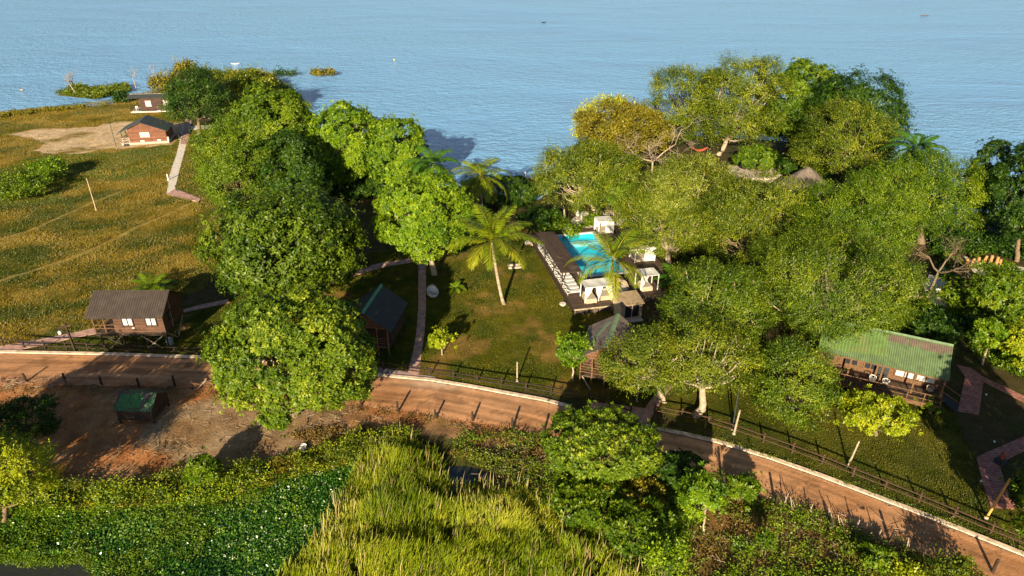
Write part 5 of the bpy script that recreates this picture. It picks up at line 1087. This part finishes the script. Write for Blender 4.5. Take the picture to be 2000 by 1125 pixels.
mattress_bed('left beige bed under the wide white canopy at the deck corner', -2.3, 19.9, 1.35, 1.9); mattress_bed('right beige bed under the wide white canopy at the deck corner', -.3, 19.5, 1.35, 1.9)
canopy('pale canopy bed with a tied white curtain, right of the hooded bed', 5.9, 18.3, 2.3, 1.9, curtains=((-1, -1),)); mattress_bed('beige bed under the pale canopy right of the hooded bed', 5.6, 18.5, 1.5, 1.7)
def cabana(label, x, y, w, d, h=2.0):
    t = thing('white_cabana', label, 'cabana', Q(x, y, zd), PR, 'white box cabanas at the far side of the pool')
    f = MB()
    for sx in (-1, 1):
        for sy_ in (-1, 1): f.box(sx * w / 2 - .07, sy_ * d / 2 - .07, 0, sx * w / 2 + .07, sy_ * d / 2 + .07, h)
        f.box(sx * w / 2 - .07, -d / 2 + .07, h - .14, sx * w / 2 + .07, d / 2 - .07, h); f.box(-w / 2 + .07, sx * d / 2 - .07, h - .14, w / 2 - .07, sx * d / 2 + .07, h)
    f.build('frame', M['white'], t); a = MB(); a.box(-w / 2 - .02, -d / 2 - .02, h + .003, w / 2 + .02, d / 2 + .02, h + .07); a.build('canopy', M['cloth'], t)
    a = MB(); a.box(-w / 2 + .08, d / 2 - .03, .1, w / 2 - .08, d / 2 + .01, h - .15); a.build('curtain', M['cloth'], t)
    a = MB(); a.box(w / 2 - .03, -d / 2 + .1, .1, w / 2 + .01, d / 2 - .1, h - .15); a.build('curtain', M['cloth'], t)
    a = MB(); a.box(-.1, -d / 2 - .05, .1, w / 2 - .1, -d / 2 - .01, h - .15); a.build('curtain', M['cloth'], t)
    a = MB(); a.box(-w / 2 + .15, -d / 2 + .15, 0, w / 2 - .15, d / 2 - .15, .5); a.build('bed', M['cushion'], t); return t
cabana('white box cabana at the far right corner of the pool, half behind palm fronds', 6.6, -.2, 2.3, 2.0); cabana('white box cabana under the overhanging tree, right of the pool', 8.6, 10.2, 2.9, 2.0)
# hooded bed: a shell hood round a white mattress
t = thing('hooded_bed', 'beige hooded round bed with a white mattress, behind the coconut trunk', 'bed', Q(1.9, 18.6, zd), PR); mb = MB(); vs = []
na, nz = 17, 7
for sgn, rad in ((1, 1.25), (-1, 1.17)):
    for j in range(nz):
        e = j / (nz - 1) * R_(78)
        for i in range(na): a = R_(-15) + i / (na - 1) * R_(210); vs.append((rad * math.cos(e * .85) * math.cos(a) * 1.15, rad * math.cos(e * .85) * math.sin(a), .25 + 1.45 * math.sin(e)))
fs = [(s0 + j * na + i, s0 + j * na + i + 1, s0 + (j + 1) * na + i + 1, s0 + (j + 1) * na + i) for s0 in (0, na * nz) for j in range(nz - 1) for i in range(na - 1)]
fs += [(j * na + i, (j + 1) * na + i, (j + 1) * na + i + na * nz, j * na + i + na * nz) for j in range(nz - 1) for i in (0, na - 1)]
mb.add(vs, fs); mb.build('hood', M['beige'], t, smooth=True); MB().tube([(0, -.1, 0), (0, -.1, .4)], [1.2, 1.25], 20).build('base', M['beige'], t); MB().tube([(0, -.1, .4), (0, -.1, .58)], [1.1, 1.08], 20).build('mattress', M['cloth'], t)
pl = MB(); pl.box(-.6, .45, .58, .6, .75, .85); pl.build('pillow', M['grey_dark'], t)
# booth
w = W(1231, 626, 0); t = thing('beige_booth', 'small beige kiosk with dark windows and sloping tan roof, near corner of the terrace', 'kiosk', (w[0] - .2, w[1] + 1.0, 0), PR + R_(3)); 
MB().box(-1.35, -1.0, 0, 1.35, 1.1, 2.25).build('wall', M['beige'], t); rf = MB(); rf.poly([(-1.5, -1.25, 2.35), (1.5, -1.25, 2.35), (1.5, 1.3, 2.75), (-1.5, 1.3, 2.75)], .14); rf.build('roof', mat('roof_tan', (.34, .25, .16), .9, .2, .3, 1.5), t)
fr = MB(); fr.box(-.95, -1.05, .5, .95, -1.005, 2.05); f = fr.build('window', M['glass'], t)
for x in (-.95, 0, .95): MB().box(x - .05, -1.09, .5, x + .05, -1.051, 2.05).build('mullion', M['beige'], f)
MB().box(-1.4, -1.5, -.02, 1.4, -1.01, .14).build('plinth', M['concrete'], t); MB().box(1.351, -.8, .4, 1.39, .7, 2.0).build('window', M['glass'], t)
# closed parasols, tables and chairs under the flat-topped tree
for k, (x, y, h) in enumerate([(1101, 434, 2.3), (1128, 430, 2.9), (1209, 428, 2.4)]):
    w = W(x, y, 0); t = thing('closed_parasol', ['short cream closed parasol, leftmost of the three', 'tall white closed parasol behind the pool', 'pale closed parasol, rightmost of the three, by the white cabana'][k], 'parasol', (w[0], w[1], 0), 0, 'closed parasols behind the pool')
    MB().tube([(0, 0, 0), (0, 0, h + .15)], [.035, .03], 8).build('pole', M['wood_pole'], t); MB().tube([(0, 0, 0), (0, 0, .12)], [.35, .33], 12).build('base', M['concrete'], t)
    MB().tube([(0, 0, .7), (0, 0, .9), (0, 0, 1.3), (0, 0, h - .5), (0, 0, h)], [.20, .30, .24, .14, .03], 12).build('canopy', M['cloth' if k != 0 else 'cushion'], t, smooth=True)
def table_set(x, y, lab, n=2, rot=0, m='beige'):
    w = W(x, y, .06); t = thing('garden_table', lab + ' table', 'table', (w[0], w[1], .06), rot, 'tables behind the pool'); MB().box(-.7, -.45, .7, .7, .45, .77).build('tabletop', M[m], t)
    for sx in (-.6, .6):
        for sy_ in (-.38, .38): MB().box(sx - .05, sy_ - .05, 0, sx + .05, sy_ + .05, .7).build('leg', M[m], t)
    for k in range(n):
        dx = (-1.2, 1.2)[k % 2]; c = thing('garden_chair', lab + (' chair on the left', ' chair on the right')[k % 2], 'chair', (w[0] + dx, w[1] + random.uniform(-.2, .2), .06), rot + (0, math.pi)[k % 2], 'chairs behind the pool')
        MB().box(-.28, -.28, .4, .28, .28, .5).build('seat', M[m], c); MB().box(-.3, -.28, .5, -.22, .28, 1.0).build('backrest', M[m], c)
        for sx in (-.24, .24):
            for sy_ in (-.24, .24): MB().box(sx - .03, sy_ - .03, 0, sx + .03, sy_ + .03, .4).build('leg', M['wood_dark'], c)
table_set(1142, 424, 'pale wooden garden', 2, .1, 'cloth'); table_set(1190, 421, 'tan wooden garden', 2, 0, 'beige'); table_set(1155, 409, 'brown slatted garden', 2, .2, 'wood_pole')
# ================================================================== THINGS ON THE LAWN AND ALONG THE ROAD
# round lounge planter/boat beside the path
w = W(843, 580, 0); t = thing('small_boat', 'small white rowing boat tilted on the grass beside the brick path', 'boat', (w[0], w[1], .3), R_(100)); t.rotation_euler = (R_(18), R_(0), R_(96))
def hull(L, B, D, rim=.08, n=15):
    vs = []; fs = []; m_ = 9
    for s, off in ((1, 0), (-1, .07)):
        for i in range(n):
            u = i / (n - 1) * 2 - 1; b = B / 2 * (1 - abs(u) ** 2.6) ** .8 - off * .8; b = max(b, .01)
            for j in range(m_):
                a = math.pi * j / (m_ - 1); vs.append((u * (L / 2 - off), -b * math.cos(a), D - (D - off) * math.sin(a) ** .7 * (1 - .45 * abs(u) ** 3) + .18 * abs(u) ** 2.5))
    k = n * m_
    for s0, fl in ((0, 0), (k, 1)):
        for i in range(n - 1):
            for j in range(m_ - 1):
                q_ = (s0 + i * m_ + j, s0 + (i + 1) * m_ + j, s0 + (i + 1) * m_ + j + 1, s0 + i * m_ + j + 1); fs.append(q_ if fl else q_[::-1])
    for i in range(n - 1):
        for j in (0, m_ - 1): fs.append((i * m_ + j, (i + 1) * m_ + j, k + (i + 1) * m_ + j, k + i * m_ + j))
    return vs, fs
mb = MB(); mb.add(*hull(2.9, 1.55, .6)); mb.build('hull', M['white'], t, smooth=True); MB().box(-.15, -.6, .36, .15, .6, .41).build('seat', M['cushion'], t)
# twin garden loungers
w = W(1005, 526, 0); t = thing('double_lounger', 'pair of pale cushions on a low swing seat beside the tall palm', 'swing seat', (w[0], w[1], 0), R_(8))
for y in (-.45, .35):
    a = MB(); a.tube([(-.95, y, .5), (-.8, y, .5), (.75, y, .55), (.95, y, .62)], [.12, .33, .33, .15], 10); a.v = [(x_, y + (y_ - y) * 1.0, .5 + (z_ - .5) * .45) for x_, y_, z_ in a.v]; a.build('cushion', M['cushion'], t, smooth=True)
for x in (-.9, .95): 
    MB().beam((x, -.75, 0), (x, -.2, 1.0), .06).build('leg', M['wood_dark'], t); MB().beam((x, .65, 0), (x, -.2, 1.0), .06).build('leg', M['wood_dark'], t)
MB().beam((-.95, -.2, 1.0), (1.0, -.2, 1.0), .06).build('bar', M['wood_dark'], t)
for nm, x, y, lab, s in [('stone_table', 1099, 597, 'round pale stone disc on the lawn left of the deck', .42)]:
    w = W(x, y, 0); t = thing(nm, lab, 'stone', (w[0], w[1], 0)); MB().tube([(0, 0, 0), (0, 0, .22)], [.2, .22], 12).build('foot', M['stone'], t); MB().tube([(0, 0, .22), (0, 0, .34)], [s, s * .97], 18).build('top', M['concrete'], t)
# bollards along the near edge of the road
MBo = thing('bollard', 'x', 'bollard', (0, 0, 0), 0, 'wooden bollards along the near road edge'); MB().tube([(0, 0, -.2), (0, 0, 1.2)], [.12, .11], 9).build('shaft', M['wood_dark'], MBo); MB().tube([(0, 0, 1.2), (0, 0, 1.26)], [.115, .07], 9).build('cap', M['bark_dark'], MBo)
bl = [(52, 746, 'dark wooden bollard nearest the left edge of the picture'), (129, 749, 'wooden bollard beside the dry brush, second from the left edge'), (199, 752, 'wooden bollard above the left part of the shed'), (272, 755, 'wooden bollard above the right part of the shed'), (342, 755, 'wooden bollard left of the trestle barriers'), (648, 780, 'bollard close under the right side of the neem'), (705, 793, 'bollard just right of the neem tree'), (778, 805, 'bollard on the red earth below the foot of the brick path'), (851, 818, 'thick bollard in the middle of the road edge'), (924, 822, 'bollard left of the one in line with the white lawn post'), (1001, 838, 'bollard in line with the white lawn post'), (1061, 852, 'last bollard before the roadside tree'), (1411, 962, 'tall bollard between the roadside bushes'), (1514, 992, 'bollard at the start of the white stakes'), (1622, 1034, 'bollard among the leaning white stakes'), (1737, 1060, 'short bollard right of the white stakes'), (1938, 1118, 'bollard near the bottom right corner')]
for k, (x, y, lab) in enumerate(bl):
    w = W(x, y, 0); o = MBo if k == 0 else dup(MBo, (0, 0, 0), 0); o.location = (w[0], w[1], 0); o['label'] = lab; o.rotation_euler = (random.uniform(-.04, .04), random.uniform(-.06, .06), k); o.scale = (1, 1, {12: 1.7, 13: 1.25, 11: 1.0}.get(k, random.uniform(.85, 1.08)))
# leaning white stakes
stk = [(1528, 990, 'forked pale stake next to the first bollard of the row', .3), (1548, 998, 'pale stake leaning left, second from the bollard', -.45), (1578, 1008, 'crossed pale stakes left of the middle bollard', .2), (1620, 1016, 'long pale stakes forming an upside-down V', -.3), (1642, 1030, 'pale stake leaning right of the upside-down V', -.5), (1668, 1044, 'thin pale stake pair before the short bollard', .15), (1712, 1060, 'pale thin stake by the short bollard', .1), (1770, 1075, 'thin pale stake past the short bollard', -.1), (1800, 1090, 'thin pale stake at the road edge, bottom right', .1), (1846, 1122, 'lowest thin pale stake, bottom right', .2)]
for x, y, lab, ln in stk:
    w = W(x, y, 0); t = thing('white_stake', lab, 'stake', (w[0], w[1], 0), 0, 'pale stakes propped along the road'); h = random.uniform(1.1, 1.5)
    MB().beam((0, 0, -.1), (ln * .9, .1, h), .06).build('stick', M['twig'], t); MB().beam((.35, .05, -.1), (ln * .4, .12, h * .75), .05).build('stick', M['twig'], t)
# trestle barriers
for x, y, lab, rz in [(402, 757, 'crossed pole trestle left of the neem tree', 12), (466, 748, 'crossed pole trestle half under the neem tree', -4)]:
    w = W(x, y, 0); t = thing('pole_trestle', lab, 'barrier', (w[0], w[1], 0), R_(rz), 'crossed pole barriers')
    for a, b_ in (((-1.3, 0, 0), (-1.2, 0, 1.1)), ((1.3, 0, 0), (1.3, 0, 1.2))): MB().beam(a, b_, .14).build('post', M['wood_dark'], t)
    for a, b_ in (((-1.5, .1, .15), (1.3, .1, .95)), ((-1.3, -.1, .9), (1.0, -.1, .1)), ((-.9, -.3, .0), (.2, .1, .9)), ((-1.3, .0, .55), (1.3, .0, .6))): MB().beam(a, b_, .09).build('pole', M['bark_pale' if a[2] < .1 else 'wood_brown'], t)
# poles
def pole(name, label, base, h, r=.06, m='white', cat='pole', lean=(0, 0), top=None):
    w = W(*base); t = thing(name, label, cat, (w[0], w[1], 0)); MB().tube([(0, 0, -.1), (lean[0], lean[1], h)], [r, r * .8], 8).build('shaft', M[m], t); MB().tube([(0, 0, -.1), (0, 0, .1)], [r * 1.6, r * 1.5], 8).build('footing', M['concrete'], t); return t
pole('white_post', 'tall peeling white post on the lawn beside the fence', (1010, 746), 2.5, .09, 'bark_pale')
pole('utility_pole', 'thin white leaning pole standing in the meadow', (188, 411), 5.6, .055, 'kerb')
pole('utility_pole', 'thin grey pole left of the gabled red-brown cottage', (228, 290), 5.4, .06, 'grey_dark')
pole('white_post', 'short white-barked trunk rising from the lawn before the dark lodge lawn', (1655, 912), 2.9, .09, 'bark_pale', lean=(.35, 0))
pole('white_post', 'pale post beside the tall dark pole, in front of the grove', (1433, 848), 2.8, .10, 'bark_pale', lean=(.15, 0))
pole('utility_pole', 'tall slim dark pole in front of the grove', (1430, 840), 5.2, .07, 'grey_dark', lean=(-.1, 0))
pole('white_post', 'thin white post in the black shade beside the paved entrance', (1244, 784), 2.6, .07, 'bark_pale')
pole('yellow_pole', 'yellow wooden pole leaning over the brick path at lower right', (1926, 1012), 4.2, .1, 'wood_yellow', lean=(.5, 0))
pole('marker_post', 'small white post by the concrete path', (329, 352), 1.2, .16, 'white'); pole('marker_post', 'dark post at the bend of the concrete path', (345, 374), 1.2, .09, 'grey_dark'); pole('marker_post', 'dark post at the corner of the gabled cottage terrace', (351, 272), 1.1, .12, 'grey_dark')
w = W(147, 686); t = thing('lamp_post', 'dark wooden lamp post with angled arms and a white globe, left of the stilt cottage', 'lamp post', (w[0], w[1], 0))
MB().beam((0, 0, -.1), (-.05, 0, 3.6), .17).build('post', M['wood_dark'], t); MB().beam((-1.1, 0, 3.0), (.25, 0, 3.4), .1).build('arm', M['wood_dark'], t); MB().beam((-.9, 0, 3.05), (-.05, 0, 2.2), .08).build('brace', M['wood_dark'], t); MB().beam((-.4, 0, 3.2), (.5, 0, 3.35), .08).build('arm', M['wood_brown'], t)
MB().tube([(-.95, 0, 2.2), (-.95, 0, 2.3), (-.95, 0, 2.55), (-.95, 0, 2.66)], [.1, .2, .2, .06], 12).build('globe', M['white'], t, smooth=True); MB().beam((-.95, 0, 2.66), (-.95, 0, 3.05), .03).build('hanger', M['grey_dark'], t)
# garden gate posts, orange log row, bin, hammock, seats
logs = [(1886, 521), (1896, 522), (1907, 519), (1920, 517), (1931, 519), (1942, 523), (1949, 522)]
for k, (x, y) in enumerate(logs):
    w = W(x, y, 0); t = thing('upright_log', ['orange upright log at the left end of the row', 'orange log second in the row', 'thick orange log third in the row', 'orange log in the middle of the row', 'narrow orange log right of the middle', 'orange log next to last in the row', 'orange log at the right end of the row'][k], 'log', (w[0], w[1], 0), 0, 'row of upright orange logs')
    h = random.uniform(1.2, 1.7); MB().tube([(0, 0, -.1), (.05, 0, h * .6), (random.uniform(-.15, .15), 0, h)], [.24, .2, .17], 9).build('log_trunk', mat('log_%d' % k, (.50, .25, .10), .85, .2, .3, 4), t); MB().tube([(0, 0, h * .6), (random.uniform(-.4, .4), 0, h * .85)], [.09, .06], 6).build('stub', M['wood_pole'], t)
w = W(1836, 537, 0); t = thing('litter_bin', 'bright green bin under the leafless pale tree', 'bin', (w[0], w[1], 0)); MB().tube([(0, 0, 0), (0, 0, 1.0)], [.34, .42], 12).build('bin_body', M['bin_green'], t); MB().tube([(0, 0, 1.0), (0, 0, 1.08)], [.44, .40], 12).build('lid', M['bin_green'], t)
w = W(1365, 303, 0); t = thing('hammock', 'small red hammock slung between the grove trunks', 'hammock', (w[0], w[1], 0)); mb = MB(); vs = []; nx, ny = 11, 5
for i in range(nx):
    for j in range(ny): u = i / (nx - 1) * 2 - 1; v_ = j / (ny - 1) * 2 - 1; vs.append((u * 1.6, v_ * .8 * (1 - u * u * .9), .7 + .8 * u * u + .25 * v_ * v_))
mb.add(vs, [(i * ny + j, (i + 1) * ny + j, (i + 1) * ny + j + 1, i * ny + j + 1) for i in range(nx - 1) for j in range(ny - 1)]); mb.build('sling', M['red'], t, smooth=True)
for x in (-1.65, 1.65): MB().beam((x, 0, 0), (x, 0, 1.7), .12).build('post', M['wood_brown'], t)
w0 = [W(1440, 344), W(1465, 352), W(1500, 352), W(1530, 345)]
so_ = strip('stone_bench', dense(w0, .8), .7, 0, .45, M['stone'], kind=None); tag(so_, 'curved pale stone bench above the pale olive tree', 'bench')
w1 = [W(1450, 330), W(1480, 334), W(1515, 332)]; so_ = strip('stone_bench', dense(w1, .8), .6, 0, .4, M['stone'], kind=None); tag(so_, 'upper short stone bench in the grove clearing', 'bench')
# rocks behind the pool
for k, (x, y, r) in enumerate([(1138, 444, .45), (1165, 440, .6), (1172, 442, .4), (1150, 447, .35), (1030, 476, .5), (1041, 479, .45)]):
    w = W(x, y, 0); rg = np.random.default_rng(k); me = bpy.data.meshes.new('garden_rock'); bm = bmesh.new(); bmesh.ops.create_icosphere(bm, subdivisions=2, radius=r)
    for v_ in bm.verts: v_.co *= 1 + rg.normal(0, .12); v_.co.z *= .65
    bm.to_mesh(me); bm.free(); me.materials.append(M['stone']); o = bpy.data.objects.new('garden_rock', me); o.location = (w[0], w[1], r * .3); link(o); tag(o, ['pinkish rock behind the pool, left of the largest', 'largest pinkish rock behind the pool', 'small rock touching the largest pool rock', 'smallest rock at the pool planting', 'pale rock at the far left corner of the deck', 'rock between the deck corner and its pale neighbour'][k], 'rock', 'rocks round the pool')
# boats, buoy and one piece of debris shaped as a boat, on the lake
for x, y, L_, lab, mm, rz in [(460, 125, 2.9, 'small white boat off the point', 'white', 15), (1806, 31, 4.5, 'tiny orange-brown boat far out at upper right', 'wood_pole', 5), (1062, 44, 2.4, 'tiny dark boat far out, top centre', 'wood_dark', 20), (42, 176, 1.9, 'tiny pale boat-shaped debris near the left edge', 'bark_pale', -30)]:
    w = W(x, y, -.3); t = thing('rowing_boat', lab, 'boat', (w[0], w[1], -.42), R_(rz), 'boats on the lake'); t.scale = (1, 1, .62); mb = MB(); mb.add(*hull(L_, L_ * .3, .6)); mb.build('hull', M[mm], t, smooth=True); MB().box(-.2, -L_ * .12, .4, .2, L_ * .12, .46).build('seat', M['wood_brown'], t)
w = W(770, 117, -.3); t = thing('buoy', 'small yellow float alone on the open water', 'buoy', (w[0], w[1], -.35)); MB().tube([(0, 0, -.2), (0, 0, .15), (0, 0, .4)], [.25, .3, .12], 10).build('float', mat('yellow', (.7, .65, .1), .6, .3, .1, 3), t); MB().tube([(0, 0, .4), (0, 0, .9)], [.04, .04], 6).build('pole', M['grey_dark'], t)
# steps at the right edge, dark planter on the path
w = W(1975, 985, 0); t = thing('wooden_steps', 'brown wooden steps beside the brick path at the right edge', 'steps', (w[0], w[1], 0), R_(-20))
for k in range(5): MB().box(0, .35 * k, .18 * k, 1.6, .35 * k + .3, .18 * k + .06).build('tread', M['wood_pole'], t)
for x in (0, 1.6): MB().beam((x, 0, .9), (x, 1.8, 1.8), .08).build('handrail', M['wood_pole'], t)
w = W(1952, 905, 0); t = thing('garden_sculpture', 'dark figure-like sculpture on a grey block at the brick path corner', 'sculpture', (w[0], w[1], 0), R_(25)); MB().box(-.35, -.35, 0, .35, .35, .5).build('block', M['grey_dark'], t)
MB().tube([(0, 0, .5), (.05, 0, .8), (-.05, 0, 1.1), (0, 0, 1.35)], [.16, .2, .15, .05], 9).build('figure', M['red'], t, smooth=True); MB().tube([(0, 0, 1.0), (-.35, 0, 1.3)], [.06, .04], 6).build('arm', M['grey_dark'], t)
for k, (x, y) in enumerate([(1924, 776), (1940, 868), (1914, 945)]):
    w = W(x, y, 0); t = thing('garden_light', ['tiny white garden light in the dark lawn, uppermost', 'tiny white garden light in the dark lawn, middle', 'white garden light beside the brick path, lowest'][k], 'garden light', (w[0], w[1], 0), 0, 'small lights on the lodge lawn'); MB().tube([(0, 0, 0), (0, 0, .3)], [.03, .03], 6).build('stem', M['grey_dark'], t); MB().tube([(0, 0, .3), (0, 0, .42)], [.1, .08], 8).build('head', M['white'], t)
# picnic frame near the head of the brick path
w = W(712, 522, 0); t = thing('garden_bench', 'dark bench at the shaded end of the upper brick path', 'bench', (w[0], w[1], .06), R_(15)); MB().box(-.8, -.25, .42, .8, .25, .48).build('seat', M['wood_dark'], t); MB().box(-.8, .22, .55, .8, .28, .95).build('backrest', M['wood_dark'], t)
for x in (-.7, .7): MB().box(x - .04, -.22, 0, x + .04, .3, .42).build('leg', M['wood_dark'], t)
# driftwood, brush piles
def brush(label, base, n, sp_, seed, m='twig', nm='brush_pile', h=.5):
    sp_ = sp_ if isinstance(sp_, tuple) else (sp_, sp_)
    rg = np.random.default_rng(seed); w = W(*base); mb = MB()
    for _ in range(n):
        a = rg.normal(0, 1, 2) * sp_; d = rg.normal(0, 1, 2); d /= np.linalg.norm(d); L_ = rg.uniform(.3, 1.1); z0 = rg.uniform(.02, h * .6)
        mb.beam((a[0], a[1], z0), (a[0] + d[0] * L_, a[1] + d[1] * L_, max(.02, z0 + rg.uniform(-.2, .4))), .022)
    return tag(mb.build(nm, M[m], loc=(w[0], w[1], 0)), label, 'brush', kind='stuff' if nm == 'loose_sticks' else None)
brush('pale dry brush heap between the first two bollards, left edge', (22, 752), 90, (1.1, .6), 1); brush('pale dry brush heap beside the second bollard', (105, 752), 90, (.8, .5), 2)
brush('scattered dry sticks on the bare soil right of the shed', (470, 800), 130, (5.5, 1.8), 3, h=.1, nm='loose_sticks'); brush('scattered sticks on the soil below the shed', (240, 880), 90, (5, 1.6), 4, h=.1, nm='loose_sticks'); brush('sticks and dead stems among the weeds, lower right', (1620, 1070), 160, (6, 1.6), 5, h=.5, nm='loose_sticks'); brush('dry brown brush lying between shed and light green shrub', (325, 880), 60, (.6, .3), 6, 'bark', 'brush_pile', .3)
brush('pale dry litter left of the roadside tree', (1010, 920), 120, (1.5, 1.5), 7, h=.3, nm='loose_sticks'); brush('sticks scattered on the red earth under the neem', (640, 830), 90, (3.5, 1.6), 8, h=.12, nm='loose_sticks')
for k, (x, y) in enumerate([(583, 808), (592, 877)]):
    w = W(x, y, 0); rg = np.random.default_rng(40 + k); mb = MB()
    for _ in range(6): a = rg.normal(0, .18, 2); mb.poly([(a[0], a[1], .1), (a[0] + .3, a[1] + .05, .15), (a[0] + .25, a[1] + .25, .3), (a[0] - .05, a[1] + .2, .25)], .02)
    tag(mb.build('litter_heap', M['cloth'], loc=(w[0], w[1], 0)), ['small heap of white litter at the foot of the neem', 'white scrap on the soil below the neem'][k], 'litter')
# person in a white shirt ------------------------------------------------
def person(label, px_, face):
    w = W(*px_); t = thing('person', label, 'person', (w[0], w[1], .05), face)
    V = [((0, 0, .95), .15), ((0, 0, 1.12), .13), ((0, -.01, 1.32), .15), ((0, 0, 1.46), .10), ((0, 0, 1.53), .055), ((0, -.01, 1.63), .085), ((0, -.01, 1.73), .075)]
    E_ = [(0, 1), (1, 2), (2, 3), (3, 4), (4, 5), (5, 6)]
    def chain(root, pts):
        p = root
        for c, r in pts: V.append((c, r)); E_.append((p, len(V) - 1)); p = len(V) - 1
    for s in (-1, 1):
        chain(0, [((.10 * s, .0, .88), .10), ((.11 * s, .08 * s, .50), .065), ((.11 * s, .02 + .12 * s, .10), .045), ((.12 * s, -.10 + .12 * s, .04), .04)])
        chain(3, [((.18 * s, 0, 1.42), .06), ((.26 * s, .02, 1.17), .045), ((.24 * s, -.14, .98), .034), ((.23 * s, -.2, .92), .032)])
    me = bpy.data.meshes.new('body'); me.from_pydata([v[0] for v in V], E_, []); o = bpy.data.objects.new('body', me); link(o, t); o.modifiers.new('Skin', 'SKIN'); sv = me.skin_vertices[0].data
    for i, v in enumerate(V): sv[i].radius = (v[1], v[1] * .85)
    sv[0].use_root = True; sb = o.modifiers.new('s', 'SUBSURF'); sb.levels = 1; sb.render_levels = 1; me.materials.append(mat('skin', (.10, .05, .03), .6, .3, .05, 3))
    MB().tube([(0, 0, .92), (0, 0, 1.1), (0, -.01, 1.32), (0, 0, 1.45), (0, 0, 1.5)], [.19, .17, .21, .17, .07], 14).build('shirt', M['cloth'], t, smooth=True)
    for s in (-1, 1): MB().tube([(.15 * s, 0, 1.44), (.2 * s, .01, 1.32), (.26 * s, .02, 1.2)], [.08, .085, .075], 10).build('sleeve', M['cloth'], t, smooth=True)
    for s in (-1, 1): MB().tube([(.09 * s, 0, .98), (.10 * s, .04 * s, .70), (.11 * s, .09 * s, .45), (.11 * s, .02 + .12 * s, .1)], [.13, .11, .085, .07], 10).build('trouser_leg', mat('denim', (.03, .04, .07), .9, .2, .1, 4), t, smooth=True)
    MB().tube([(0, .0, 1.64), (0, .0, 1.7), (0, 0, 1.77), (0, 0, 1.80)], [.095, .1, .075, .02], 12).build('hair', M['wood_dark'], t, smooth=True)
person('man in a white T-shirt and dark trousers standing behind the low fence', (1827, 584), R_(150))
